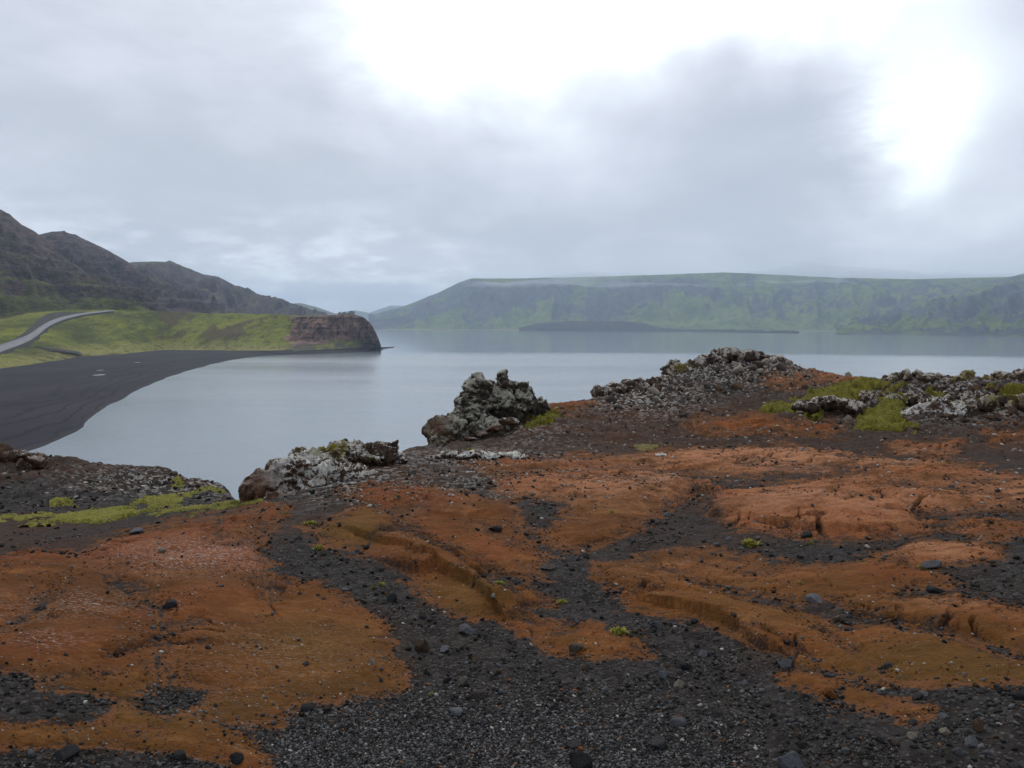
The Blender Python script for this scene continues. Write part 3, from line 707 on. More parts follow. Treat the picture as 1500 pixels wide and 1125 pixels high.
for u, lst in sorted(PROF.items()):
    d = px_dir(u, 640); cth.append(math.atan2(d[0], d[1]))
    rz = list(NEAR)
    for v, r in lst: rz.append((r, float(unproject(u, v, r)[2]) - EYE))
    r, z = rz[-1]
    rz += [(r + 1.2, z - 0.25), (r + 3, z - 1.5), (r + 6, z - 4.5), (r + 52, -27.0), (400, -30.0)]
    a = np.array(rz); ctab.append(np.interp(LR, np.log(a[:, 0]), a[:, 1]))
flat = np.interp(LR, np.log([0.25, 60, 150, 220]), [-1.6, -1.4, -4, -27]); shoul = np.interp(LR, np.log([0.25, 5, 25, 80, 220]), [-1.6, -1.7, -3, -27, -28])
cth = [-math.pi, math.radians(-75)] + cth + [math.radians(75), math.pi]; ctab = [flat, shoul] + ctab + [shoul, flat]
cth, ctab = np.array(cth), np.array(ctab)
NTH = 1200
TH = np.linspace(-math.pi, math.pi, NTH * 3)
TAB = np.stack([np.interp(TH, cth, ctab[:, j]) for j in range(NLR)], 1)
TAB = blur1(blur1(TAB, 6, 0), 2.4, 1)

def bil(tab, fi, fj):
    i = np.clip(np.floor(fi).astype(int), 0, tab.shape[0] - 2); j = np.clip(np.floor(fj).astype(int), 0, tab.shape[1] - 2)
    a, b = np.clip(fi - i, 0, 1), np.clip(fj - j, 0, 1)
    return (tab[i, j] * (1 - a) + tab[i + 1, j] * a) * (1 - b) + (tab[i, j + 1] * (1 - a) + tab[i + 1, j + 1] * a) * b

def z_smooth(x, y):
    r = np.maximum(np.hypot(x, y), 0.26); th = np.arctan2(x, y)
    return EYE + bil(TAB, (th + math.pi) / (2 * math.pi) * (len(TH) - 1), (np.log(r) - LR0) / (LR1 - LR0) * (NLR - 1))

# ---- which ground is bare tuff: outlines of the orange slabs, and the gravel lying in them
SLABS = [
 [(0, 822), (60, 812), (120, 815), (150, 795), (187, 787), (300, 760), (400, 745), (410, 757), (384, 767), (381, 817), (397, 850), (467, 862), (505, 880), (545, 902), (580, 942), (549, 965), (585, 970), (598, 985), (592, 1008), (554, 1022), (520, 1014), (488, 1031), (450, 1016), (425, 1030), (395, 1056), (330, 1056), (300, 1046), (350, 1082), (395, 1112), (372, 1130), (250, 1100), (150, 1092), (0, 1096), (-200, 1120), (-200, 840)],
 [(467, 780), (510, 747), (540, 743), (583, 763), (550, 780), (533, 800), (480, 800)],
 [(505, 724), (560, 715), (613, 713), (700, 728), (745, 740), (760, 765), (765, 795), (795, 815), (777, 842), (737, 837), (690, 820), (633, 787), (607, 767), (590, 750)],
 [(553, 787), (600, 785), (640, 813), (613, 820), (593, 832), (533, 813)],
 [(597, 830), (620, 820), (667, 830), (710, 860), (743, 873), (760, 887), (760, 906), (720, 899), (690, 903), (640, 882), (615, 855)],
 [(683, 677), (740, 670), (793, 675), (860, 672), (1000, 663), (1150, 657), (1233, 672), (1297, 677), (1217, 684), (1213, 692), (1133, 688), (1097, 697), (1000, 690), (900, 684), (790, 691), (733, 694)],
 [(727, 702), (800, 691), (900, 690), (1000, 697), (1025, 713), (1000, 726), (958, 752), (905, 783), (880, 800), (830, 800), (795, 787), (835, 760), (840, 737), (780, 727), (733, 722)],
 [(753, 863), (785, 868), (812, 883), (757, 887)],
 [(747, 913), (770, 913), (817, 931), (857, 920), (930, 935), (942, 958), (880, 962), (817, 952)],
 [(872, 826), (924, 824), (982, 840), (1010, 855), (1050, 870), (1100, 884), (1170, 903), (1225, 922), (1290, 917), (1350, 925), (1433, 950), (1500, 972), (1720, 1010), (1720, 1030), (1500, 1003), (1400, 1000), (1300, 1000), (1240, 985), (1176, 972), (1144, 955), (1112, 948), (1092, 929), (1051, 914), (990, 901), (924, 888), (915, 878), (980, 877), (938, 870), (895, 858)],
 [(935, 814), (988, 804), (1054, 812), (1126, 829), (1213, 831), (1280, 821), (1367, 840), (1393, 857), (1320, 863), (1290, 878), (1400, 877), (1500, 893), (1720, 920), (1720, 985), (1500, 955), (1433, 938), (1350, 915), (1285, 905), (1213, 872), (1170, 878), (1103, 869), (1045, 855), (1010, 843), (967, 829)],
 [(1060, 722), (1150, 712), (1235, 702), (1300, 683), (1365, 674), (1500, 705), (1700, 720), (1700, 745), (1500, 741), (1400, 750), (1330, 742), (1345, 772), (1350, 780), (1330, 786), (1260, 790), (1150, 781), (1070, 770), (1050, 745)],
 [(1288, 815), (1350, 790), (1465, 805), (1440, 818), (1370, 826)],
 [(1150, 988), (1190, 990), (1280, 1018), (1352, 1040), (1340, 1051), (1250, 1036), (1165, 1002)],
 [(1177, 545), (1257, 548), (1263, 556), (1207, 556)], [(1127, 552), (1167, 555), (1167, 563), (1129, 563)],
 [(1015, 623), (1090, 611), (1117, 606), (1133, 616), (1223, 623), (1218, 632), (1090, 632), (1034, 635)],
 [(1316, 651), (1399, 648), (1393, 661), (1321, 664)], [(1450, 637), (1500, 632), (1600, 634), (1500, 643), (1455, 646)],
 [(792, 586), (830, 584), (858, 590), (840, 600), (800, 601)],
 [(1395, 778), (1450, 770), (1500, 772), (1500, 782), (1440, 785)],
]
FILL = [
 [(-60, 979), (38, 982), (75, 1008), (144, 1014), (173, 1028), (162, 1051), (110, 1069), (64, 1063), (-60, 1060)],
 [(196, 1014), (248, 999), (306, 1008), (315, 1014), (289, 1043), (248, 1051), (196, 1040)],
 [(185, 1069), (230, 1065), (250, 1076), (200, 1084)], [(124, 986), (160, 976), (182, 986), (150, 998)],
 [(1228, 733), (1262, 729), (1312, 735), (1290, 741), (1240, 740)], [(1300, 705), (1330, 702), (1348, 710), (1312, 716)],
 [(1350, 716), (1420, 716), (1500, 728), (1420, 724)], [(1370, 700), (1440, 702), (1500, 716), (1430, 709)],
 [(250, 915), (290, 905), (300, 922), (258, 930)],
 [(230, 942), (262, 934), (300, 940), (270, 945), (200, 955), (165, 962), (190, 950)],
 [(640, 795), (690, 815), (735, 832), (700, 826), (655, 808)],
]
CRACKS = [([(155, 838), (178, 862), (205, 880), (238, 893)], 4.5), ([(238, 893), (235, 915), (243, 940), (232, 965), (231, 1005)], 2.0),
          ([(100, 845), (70, 880), (40, 905), (0, 925)], 5.0), ([(378, 750), (382, 800), (392, 840), (398, 880)], 3.0), ([(318, 752), (322, 790)], 1.6),
          ([(1195, 878), (1190, 915), (1235, 945), (1280, 975), (1310, 1000)], 2.2), ([(1100, 930), (1150, 945), (1200, 970)], 2.0),
          ([(870, 880), (800, 855), (760, 845)], 2.0), ([(700, 768), (760, 800)], 2.2), ([(1000, 812), (1060, 832), (1130, 836)], 2.0),
          ([(265, 960), (258, 985), (240, 1010)], 2.5), ([(0, 1010), (100, 990)], 2), ([(620, 742), (590, 760)], 2), ([(1090, 680), (1200, 688)], 1.2), ([(850, 705), (960, 712)], 1.4)]
GU0, GU1, GV0, GV1, GS = -220, 1720, 530, 1180, 2.5
gu, gv = np.meshgrid(np.arange(GU0, GU1, GS), np.arange(GV0, GV1, GS), indexing='ij')
ASP = 2.2                                             # ground is foreshortened: vertical picture distances count more
def seg_d(px_, py_, a, b):
    ax, ay, bx, by = a[0], a[1] * ASP, b[0], b[1] * ASP; dx, dy = bx - ax, by - ay
    t = np.clip(((px_ - ax) * dx + (py_ - ay) * dy) / (dx * dx + dy * dy + 1e-9), 0, 1)
    return np.hypot(px_ - ax - t * dx, py_ - ay - t * dy)
def poly_sdf(poly, U, Vv):
    Y_ = Vv * ASP; d = np.full(U.shape, 1e9); ins = np.zeros(U.shape, bool); n = len(poly)
    for i in range(n):
        a, b = poly[i], poly[(i + 1) % n]; d = np.minimum(d, seg_d(U, Y_, a, b))
        cond = ((a[1] > Vv) != (b[1] > Vv)); xi = (b[0] - a[0]) * (Vv - a[1]) / (b[1] - a[1] + 1e-12) + a[0]
        ins ^= cond & (U < xi)
    return np.where(ins, d, -d)
SD = np.full(gu.shape, -1e9)
for p in SLABS: SD = np.maximum(SD, poly_sdf(p, gu, gv))
for p in FILL: SD = np.minimum(SD, -poly_sdf(p, gu, gv))
for pl, w in CRACKS:
    d = np.full(gu.shape, 1e9)
    for a, b in zip(pl[:-1], pl[1:]): d = np.minimum(d, seg_d(gu, gv * ASP, a, b))
    SD = np.minimum(SD, (d - w * 1.5 - 5) * 1.0)
SD = np.clip(SD, -90, 90)
def gsample(tab, u, v): return bil(tab, (u - GU0) / GS, (v - GV0) / GS)
def soft_blob(u, v, items):
    o = np.zeros(np.shape(u))
    for (bu_, bv_, ru, rv, a) in items: o = np.maximum(o, a * np.exp(-((u - bu_) / ru) ** 2 - ((v - bv_) / rv) ** 2))
    return o

# ---- polar grid, fine where the ground is seen
th = np.unique(np.concatenate([np.linspace(-math.pi, math.radians(-38), 50), np.linspace(math.radians(-38), math.radians(38), 680), np.linspace(math.radians(38), math.pi, 50)]))
def grid_xy(th, lr):
    r = np.exp(lr)[:, None]; return r * np.sin(th)[None, :], r * np.cos(th)[None, :]
lr = np.concatenate([np.linspace(math.log(0.3), math.log(2.4), 24, endpoint=False), np.linspace(math.log(2.4), math.log(42), 430, endpoint=False), np.linspace(math.log(42), math.log(215), 40)])
def z_gravel(x, y):
    r = np.hypot(x, y); far = sstep(9, 18, r)
    z = z_smooth(x, y)
    z = z + 0.020 * fbm2(x * 1.3, y * 1.3, 4, 201) * (1 + 3.0 * far) + 0.006 * fbm2(x * 9, y * 9, 3, 203) * (1 + 5 * far)
    lump = fbm2(x * 0.55, y * 0.55, 4, 207, 0.55)
    z = z + far * 0.13 * lump
    u, v = project(np.stack([x, y, z], -1))
    knoll = soft_blob(u, v, [(1070, 535, 140, 34, 1), (950, 565, 90, 30, .8), (1400, 575, 170, 34, 1.0), (1250, 580, 120, 30, .5)])
    z = z + knoll * (0.16 * (fbm2(x * 1.6, y * 1.6, 4, 211, 0.55, True) - 0.5))
    return z
GX, GY = grid_xy(th, lr)
GZ = z_gravel(GX, GY)
GUp, GVp = project(np.stack([GX, GY, GZ], -1))
sdg = gsample(SD, np.clip(GUp, GU0, GU1 - 3), np.clip(GVp, GV0, GV1 - 3))
rust = 0.22 * sstep(700, 655, GVp) * sstep(560, 600, GVp) + 0.14 * sstep(860, 720, GVp) - 0.30 * sstep(960, 1060, GVp) + 0.55 * np.exp(np.clip(sdg, -90, 0) / 12) * sstep(1080, 980, GVp)
rust += 0.35 * sstep(0.1, 0.5, fbm2(GX * 0.7, GY * 0.7, 4, 215)) * sstep(900, 700, GVp)
rust += soft_blob(GUp, GVp, [(950, 620, 160, 30, 0.35), (1250, 555, 90, 18, 0.3), (60, 800, 120, 40, 0.35), (140, 690, 120, 20, 0.25), (560, 705, 90, 25, 0.3)])
rust -= soft_blob(GUp, GVp, [(100, 730, 200, 26, 0.4)])
lich = soft_blob(GUp, GVp, [(1075, 535, 130, 30, 1), (940, 575, 90, 34, 1), (1400, 580, 160, 32, .9), (500, 690, 110, 40, .8), (700, 670, 120, 14, .8), (250, 705, 150, 24, .8), (720, 700, 120, 25, .4), (780, 630, 80, 30, .35)])
# ---- bare orange tuff, standing proud of the gravel in slabs with ledges and cracks
def slab_field(x, y, zg):
    u, v = project(np.stack([x, y, zg], -1)); r = np.hypot(x, y)
    d = gsample(SD, np.clip(u, GU0, GU1 - 3), np.clip(v, GV0, GV1 - 3))
    d = np.where((v > GV1 - 4) | (v < GV0) | (u < GU0) | (u > GU1 - 4), -60, d)
    wob = fbm2(x * 1.7, y * 2.6, 5, 301, 0.6) * 20 + fbm2(x * 7.5, y * 11, 5, 305, 0.65) * 15
    near = np.clip(np.abs(d) / 12, 0.12, 1)                              # cracks keep their line
    isl = fbm2(x * 0.9 + 4, y * 1.8, 4, 309, 0.55)
    ca_, sa_ = math.cos(-0.55), math.sin(-0.55); fx, fy = x * ca_ - y * sa_, x * sa_ + y * ca_
    fing = np.abs(perlin2(fx * 0.8 + 0.3 * perlin2(x * 2, y * 2, 317), fy * 2.1 + 0.3 * perlin2(x * 2 + 7, y * 2, 319), 313)); gate = sstep(0.0, 0.35, perlin2(x * 0.5, y * 0.7, 315))
    crk = np.abs(perlin2(x * 1.1 + 0.25 * perlin2(x * 5, y * 5, 327), y * 1.4, 325)); gate2 = sstep(0.05, 0.3, perlin2(x * 0.8 + 9, y * 0.9, 329))
    return d + 8 + wob * near - 34 * gate * sstep(0.022 + 0.05 * sstep(860, 760, v), 0.006, fing) - 26 * gate2 * sstep(0.018, 0.005, crk), u, v, r
seen_ = GY > 0
g_at = {'rust': np.where(seen_, rust, 0.2).ravel(), 'lichen': np.where(seen_, lich, 0.1).ravel(), 'dust': np.where(seen_, np.exp(np.clip(slab_field(GX, GY, GZ)[0], -90, 0) / 10.0), 0).ravel()}
gv_ = np.stack([GX, GY, GZ], -1).reshape(-1, 3); gf_ = grid_faces(len(lr), len(th))
link('gravel_ground', mesh_np('gravel_ground', gv_, gf_[:, ::-1], MAT['gravel'], True, g_at), kind='structure', label='black volcanic gravel slope above the lake')

th2 = np.linspace(math.radians(-35), math.radians(35), 900)
lr2 = np.linspace(math.log(2.5), math.log(38), 560)
BX, BY = grid_xy(th2, lr2); BZ0 = z_gravel(BX, BY)
F, BU, BV, BR = slab_field(BX, BY, BZ0)
sc = np.clip(BR / 7.0, 0.55, 1.25)
bx, by = BX * math.cos(0.5) + BY * math.sin(0.5), -BX * math.sin(0.5) + BY * math.cos(0.5)
bed = fbm2(bx * 0.55, by * 1.5, 5, 321, 0.5) + 0.12 * fbm2(bx * 3, by * 6, 4, 323)
step = bed * 5.0; tr = np.floor(step) + sstep(0.30, 0.62, step - np.floor(step))
edge_h = 0.006 * sstep(0, 16, F) - 0.04 * sstep(0, -8, F)
swell = 0.018 * sstep(0, 70, F)
BZ = BZ0 + (edge_h + swell + 0.0052 * np.clip(tr + bed + 2.6, 0.15, 9) * sstep(-2, 34, F)) * sc - 0.003
BZ += sc * 0.007 * fbm2(BX * 4, BY * 6, 5, 331, 0.6) * sstep(0, 10, F)
# the tall ledge in the middle of the slope and the swollen slab by the small plants
def ledge(poly, h, w):
    d = np.full(BU.shape, 1e9); sgn = np.zeros(BU.shape)
    for a, b in zip(poly[:-1], poly[1:]):
        dd = seg_d(BU, BV * ASP, a, b); cr_ = (b[0] - a[0]) * (BV - a[1]) * ASP - (b[1] - a[1]) * ASP * (BU - a[0])
        sgn = np.where(dd < d, np.sign(cr_), sgn); d = np.minimum(d, dd)
    up = sgn < 0
    return h * np.where(up, np.exp(-(d / (w * 6)) ** 2), np.exp(-(d / (w * 0.22)) ** 2))
pos = sstep(-2, 12, F)
BZ += pos * (ledge([(545, 792), (580, 803), (612, 822)], 0.055, 9) + ledge([(600, 838), (640, 838), (690, 858), (715, 885)], 0.075, 10)
             + ledge([(985, 893), (1040, 905), (1080, 922), (1110, 948)], 0.06, 10) + ledge([(1080, 762), (1150, 775), (1240, 782)], 0.045, 14)
             + ledge([(175, 958), (215, 948), (262, 940), (300, 942)], 0.016, 8) + ledge([(960, 872), (1020, 878)], 0.02, 8) + ledge([(1265, 905), (1330, 910), (1420, 930)], 0.025, 9))
bump_blob = soft_blob(BU, BV, [(1200, 752, 120, 22, 0.09), (930, 715, 90, 16, 0.08), (1100, 670, 120, 12, 0.06)])
BZ += pos * bump_blob
FLOOR = F
F_ = grid_faces(len(lr2), len(th2))
keep = (F.ravel()[F_].max(axis=1) > -9)
pale = soft_blob(BU, BV, [(1150, 672, 300, 22, 1.0), (900, 715, 160, 30, .85), (1250, 740, 220, 45, .8), (1480, 720, 150, 40, .7), (1220, 552, 60, 12, .4), (280, 820, 150, 40, .25), (1380, 805, 90, 20, .8), (1400, 885, 90, 18, .6), (1050, 835, 120, 18, .35), (1105, 925, 30, 12, .4)])
ochre = soft_blob(BU, BV, [(520, 775, 70, 32, 1.0), (690, 880, 90, 40, .9), (470, 950, 150, 80, .75), (1350, 975, 220, 50, .9), (1060, 900, 220, 60, .7), (1300, 900, 200, 50, .5), (850, 945, 120, 30, .5), (640, 815, 60, 20, .7), (200, 1050, 260, 60, .7)])
speck = soft_blob(BU, BV, [(290, 820, 110, 26, 1.0), (110, 890, 100, 20, .7), (70, 942, 50, 12, .8), (950, 710, 60, 12, .5), (1150, 745, 120, 20, .35), (400, 960, 150, 50, .25)])
red = soft_blob(BU, BV, [(270, 820, 260, 60, .9), (650, 735, 150, 35, .9), (800, 690, 140, 18, .5), (100, 880, 150, 40, .6), (60, 960, 90, 25, .5), (1280, 855, 60, 14, .5)])
edge = np.exp(-np.clip(F, 0, 99) / 20.0)
b_at = dict(pale=pale.ravel(), ochre=ochre.ravel(), speck=speck.ravel(), red=red.ravel(), edge=edge.ravel())
bv_all = np.stack([BX, BY, BZ], -1).reshape(-1, 3)
v_, f_, a_ = compact(bv_all, F_, keep, b_at)
link('tuff_bedrock', mesh_np('tuff_bedrock', v_, f_[:, ::-1], MAT['tuff'], True, a_), kind='structure', label='bare orange tuff bedrock in slabs with ledges and cracks')
BZT = np.where(F > -9, BZ, BZ0 - 1)
def z_top(x, y):
    """height of whatever ground is uppermost"""
    r = np.maximum(np.hypot(x, y), 2.5); t_ = np.arctan2(x, y)
    fi, fj = (np.log(r) - lr2[0]) / (lr2[-1] - lr2[0]) * (len(lr2) - 1), (t_ - th2[0]) / (th2[-1] - th2[0]) * (len(th2) - 1)
    zg = z_gravel(x, y); zb = bil(BZT, fi, fj); ok = (np.abs(t_) < th2[-1]) & (r < 37.5)
    f = np.where(ok, bil(F, fi, fj), -60)
    return np.where(ok & (zb > zg), zb, zg), f, zg

def ground_at(u, v):
    """where the ray of a photo pixel meets the ground (march along the ray)"""
    u, v = np.atleast_1d(np.asarray(u, float)), np.atleast_1d(np.asarray(v, float))
    rr = np.exp(np.linspace(math.log(2.2), math.log(44), 190)); best = np.full(u.shape, np.nan)
    for i in range(0, len(u), 4000):
        P = unproject(u[i:i + 4000, None], v[i:i + 4000, None], rr[None, :])
        gap = P[..., 2] - z_smooth(P[..., 0], P[..., 1]); below = gap < 0
        k_ = np.maximum(below.argmax(axis=1), 1); ii = np.arange(len(k_)); g0, g1 = gap[ii, k_ - 1], gap[ii, k_]
        best[i:i + 4000] = np.where(below.any(axis=1), rr[k_ - 1] + (rr[k_] - rr[k_ - 1]) * np.clip(g0 / (g0 - g1 + 1e-9), 0, 1), np.nan)
    P = unproject(u, v, np.nan_to_num(best, nan=30.0)); P[:, 2] = z_top(P[:, 0], P[:, 1])[0]
    return P, np.isfinite(best)

# ------------------------------------------------------------------ rock outcrops
def ico(sub):
    bm = bmesh.new(); bmesh.ops.create_icosphere(bm, subdivisions=sub, radius=1.0)
    v = np.array([p.co[:] for p in bm.verts]); f = np.array([[q.index for q in t.verts] for t in bm.faces]); bm.free(); return v, f
ICO = {k: ico(k) for k in (1, 2, 3, 4)}

def fuse(name, lumps, voxel, mat, amps, seed, bare=None, mossy=None, **props):
    """one continuous rock from overlapping lumps (u, v, range, half-width px, half-height px[, depth ratio])"""
    vs, fs, off = [], [], 0; v0, f0 = ICO[3]; rng = np.random.default_rng(seed)
    for L in lumps:
        u, v, r, hw, hh = L[:5]; dep = L[5] if len(L) > 5 else 1.0
        c = unproject(u, v, r); k_ = r / FPX
        az_ = math.atan2(c[0], c[1]); R_ = np.array([[math.cos(az_), math.sin(az_), 0], [-math.sin(az_), math.cos(az_), 0], [0, 0, 1]])
        w = v0.copy()
        for _ in range(11):
            n_ = rng.normal(size=3); n_ /= np.linalg.norm(n_); w -= np.maximum(w @ n_ - rng.uniform(0.5, 0.86), 0)[:, None] * n_
        w = w * 1.08 * np.array([hw * k_, (hw + hh) / 2 * k_ * dep, hh * k_]) * (1 + 0.10 * perlin3(v0 * 1.6 + rng.uniform(0, 50, 3), seed)[:, None])
        vs.append(w @ R_ + c); fs.append(f0 + off); off += len(v0)
    vs = np.concatenate(vs); base = np.array([vs[:, 0].mean(), vs[:, 1].mean(), vs[:, 2].min()])
    tmp = bpy.data.objects.new('tmp', mesh_np('tmp', vs - base, np.concatenate(fs))); COL.objects.link(tmp)
    md = tmp.modifiers.new('r', 'REMESH'); md.mode = 'VOXEL'; md.voxel_size = voxel
    ev = tmp.evaluated_get(bpy.context.evaluated_depsgraph_get()).to_mesh()
    n = len(ev.vertices); V_ = np.empty(n * 3, np.float32); ev.vertices.foreach_get('co', V_); V_ = V_.reshape(-1, 3).astype(float)
    q = np.empty(len(ev.loops), np.int32); ev.loops.foreach_get('vertex_index', q); q = q.reshape(-1, 4)
    N_ = np.empty(n * 3, np.float32); ev.vertices.foreach_get('normal', N_); N_ = N_.reshape(-1, 3)
    bpy.data.objects.remove(tmp)
    rel = V_ / amps[0]
    wv = fbm3(rel * 0.7, 3, seed + 9)[:, None] * 0.4
    f1, f2 = worley3(rel * 1.1 + wv, seed)
    g1_, g2_ = worley3(rel * 3.1 + wv * 2, seed + 4)
    disp = amps[1] * 0.75 * (f1 - 0.55) + amps[1] * 0.35 * (g1_ - 0.5) + amps[2] * 1.5 * (fbm3(rel * 2.6, 4, seed + 1, 0.6, True) - 0.4) - amps[1] * 0.8 * sstep(0.1, 0.5, fbm3(rel * 1.3, 3, seed + 2))
    W = V_ + base
    uu, vv = project(W)
    bm_ = np.zeros(n) if bare is None else np.clip(soft_blob(uu, vv, bare), 0, 1)
    mm_ = np.zeros(n) if mossy is None else np.clip(soft_blob(uu, vv, mossy), 0, 1)
    disp *= 1 - 0.72 * bm_
    V_ = V_ + N_ * disp[:, None]
    me = mesh_np(name, V_, q, mat, False, dict(bare=bm_, mossy=mm_))
    o = link(name, me, **props); o.location = base
    return o

# left outcrop: brown overhanging toe, lichen-white top with a moss cap
fuse('rock_outcrop', [(378, 712, 9.4, 26, 30), (396, 716, 9.3, 26, 28), (404, 698, 9.5, 22, 20), (430, 700, 9.4, 30, 36), (448, 680, 9.6, 28, 26), (472, 678, 9.8, 30, 26), (500, 672, 10, 30, 22), (530, 672, 10, 30, 22),
                      (556, 672, 10.1, 24, 20), (575, 680, 10.2, 18, 16), (470, 706, 9.3, 46, 26), (520, 702, 9.5, 50, 22), (574, 656, 10.1, 7, 9), (552, 655, 10.1, 9, 7), (420, 736, 8.9, 34, 16)],
     0.0125, MAT['rock_white'], (0.26, 0.075, 0.028), 11, bare=[(378, 708, 34, 36, 1), (410, 730, 30, 20, .9), (480, 705, 40, 8, .5), (440, 690, 8, 8, .6)], mossy=[(482, 658, 34, 14, 1.0), (546, 676, 16, 8, .5)],
     label='lichen-whitened rock outcrop with a brown overhanging end and a mossy top', category='rock')
# jagged crag at the saddle
fuse('rock_crag', [(700, 598, 16.2, 26, 36), (728, 596, 16.4, 34, 36), (758, 592, 16.6, 24, 28), (772, 596, 16.8, 14, 20), (696, 566, 16.4, 16, 12), (716, 574, 16.4, 14, 12), (734, 566, 16.5, 12, 13), (750, 572, 16.6, 14, 10), (768, 572, 16.7, 10, 10),
                   (684, 622, 16.0, 22, 24), (664, 628, 15.8, 22, 22), (640, 627, 15.6, 17, 15), (652, 642, 15.4, 20, 16), (700, 634, 15.8, 40, 20), (640, 650, 15.3, 8, 12), (785, 596, 17, 14, 9), (735, 553, 16.5, 5, 6), (700, 556, 16.4, 7, 6)],
     0.021, MAT['rock_grey'], (0.46, 0.105, 0.055), 23, bare=[(640, 625, 24, 18, 1), (660, 636, 16, 16, .5)], mossy=[(655, 652, 20, 6, 1)],
     label='jagged grey lichen-covered crag standing on the lake edge', category='rock')
# leaning brown slab in front of the crag
fuse('rock_slab', [(705, 636, 15.0, 12, 5), (725, 627, 15.2, 16, 6), (745, 618, 15.4, 16, 6), (690, 642, 14.9, 9, 3)], 0.012, MAT['rock_white'], (0.25, 0.03, 0.012), 29, bare=[(715, 630, 60, 16, .9)],
     label='reddish-brown slab leaning below the jagged crag', category='rock')
# rocky crest of the knoll
rng = np.random.default_rng(5)
def crest_lumps(pts, n, r, rng, big, dv):
    a = np.array(pts, float); o = []
    for i in range(n):
        u = rng.uniform(a[0, 0], a[-1, 0]); v = np.interp(u, a[:, 0], a[:, 1]); rr_ = np.interp(u, a[:, 0], a[:, 2])
        w = rng.uniform(0.5, 1.0) * big; o.append((u, v + rng.uniform(0.3, 1) * dv, rr_ - rng.uniform(0, 2.5), w, w * rng.uniform(0.45, 0.75)))
    return o
fuse('rocky_crest', crest_lumps([(985, 543, 32), (1020, 532, 34), (1050, 519, 35.5), (1085, 515, 36), (1110, 521, 36), (1150, 529, 36)], 60, 0, rng, 12, 9), 0.045, MAT['rock_knoll'], (0.8, 0.24, 0.09), 37,
     mossy=[(1000, 540, 20, 8, .6)], label='lichen-grey rocky crest on top of the highest knoll', category='rock')
fuse('rocky_crest', crest_lumps([(880, 572, 25), (920, 565, 27), (955, 561, 29), (985, 553, 31)], 60, 0, rng, 11, 7), 0.036, MAT['rock_knoll'], (0.6, 0.17, 0.07), 41,
     label='low grey rocky shoulder leading up to the knoll', category='rock')
fuse('boulder', [(985, 537, 31, 11, 8), (978, 540, 31, 6, 7)], 0.03, MAT['rock_grey'], (0.5, 0.08, 0.05), 43, label='dark block perched on the flank of the knoll', category='boulder')
fuse('rocky_crest', crest_lumps([(1300, 552, 31), (1330, 548, 31), (1360, 553, 31), (1400, 556, 30), (1420, 550, 30), (1450, 555, 30), (1480, 550, 30), (1510, 546, 30), (1560, 548, 30)], 70, 0, rng, 12, 10), 0.042, MAT['rock_knoll'], (0.6, 0.19, 0.07), 47,
     mossy=[(1420, 553, 40, 10, 1), (1340, 560, 30, 10, .6), (1470, 575, 50, 12, .7)], label='broken lichen-covered ledge along the shore side of the moss beds', category='rock')
fuse('rock_outcrop', crest_lumps([(1270, 578, 23), (1330, 580, 22.5), (1400, 585, 22), (1500, 588, 21.5)], 46, 0, rng, 13, 14), 0.032, MAT['rock_knoll'], (0.5, 0.16, 0.06), 53,
     mossy=[(1470, 585, 60, 12, .8), (1300, 580, 30, 8, .5)], label='rubbly lichen-spotted outcrop behind the moss beds', category='rock')
fuse('boulder', [(1352, 606, 18.6, 32, 13, 0.8), (1378, 600, 19, 26, 14, 0.8), (1335, 614, 18.3, 18, 8, 0.8), (1400, 606, 19, 22, 11)], 0.02, MAT['rock_white'], (0.45, 0.05, 0.03), 59, bare=[(1345, 598, 40, 8, .35)],
     label='rounded pinkish-grey boulder tucked against a moss bed', category='boulder')
fuse('rock_outcrop', [(968, 677, 11.2, 16, 9), (985, 677, 11.2, 18, 8), (1002, 681, 11.1, 14, 6), (960, 683, 11.1, 10, 8)], 0.010, MAT['rock_white'], (0.16, 0.04, 0.02), 61, label='small lichen-white outcrop on the pale orange slab', category='rock')
fuse('rock_outcrop', crest_lumps([(-60, 664, 21.5), (0, 661, 21.5), (40, 662, 21), (70, 672, 20.5)], 16, 0, rng, 20, 16), 0.045, MAT['rock_knoll'], (0.6, 0.1, 0.05), 67, bare=[(20, 670, 120, 30, .35)],
     label='dark brown rock hump above the beach', category='rock')
fuse('rock_outcrop', [(648 + 6 * q_, 668.5 + 1.5 * math.sin(q_ * 1.7), 11.0 + 0.25 * math.sin(q_ * 0.9), 9 + 2 * math.sin(q_ * 2.3), 3.4 + math.sin(q_ * 1.3)) for q_ in range(20)], 0.014, MAT['rock_white'], (0.16, 0.045, 0.02), 71, label='flat lichen-speckled rocks below the jagged crag', category='rock')
fuse('rock_outcrop', crest_lumps([(1170, 590, 20.5), (1215, 585, 21.5), (1260, 592, 20.5)], 40, 0, rng, 10, 8), 0.028, MAT['rock_knoll'], (0.4, 0.11, 0.05), 73, label='whitish broken rock showing through the upper moss bed', category='rock')

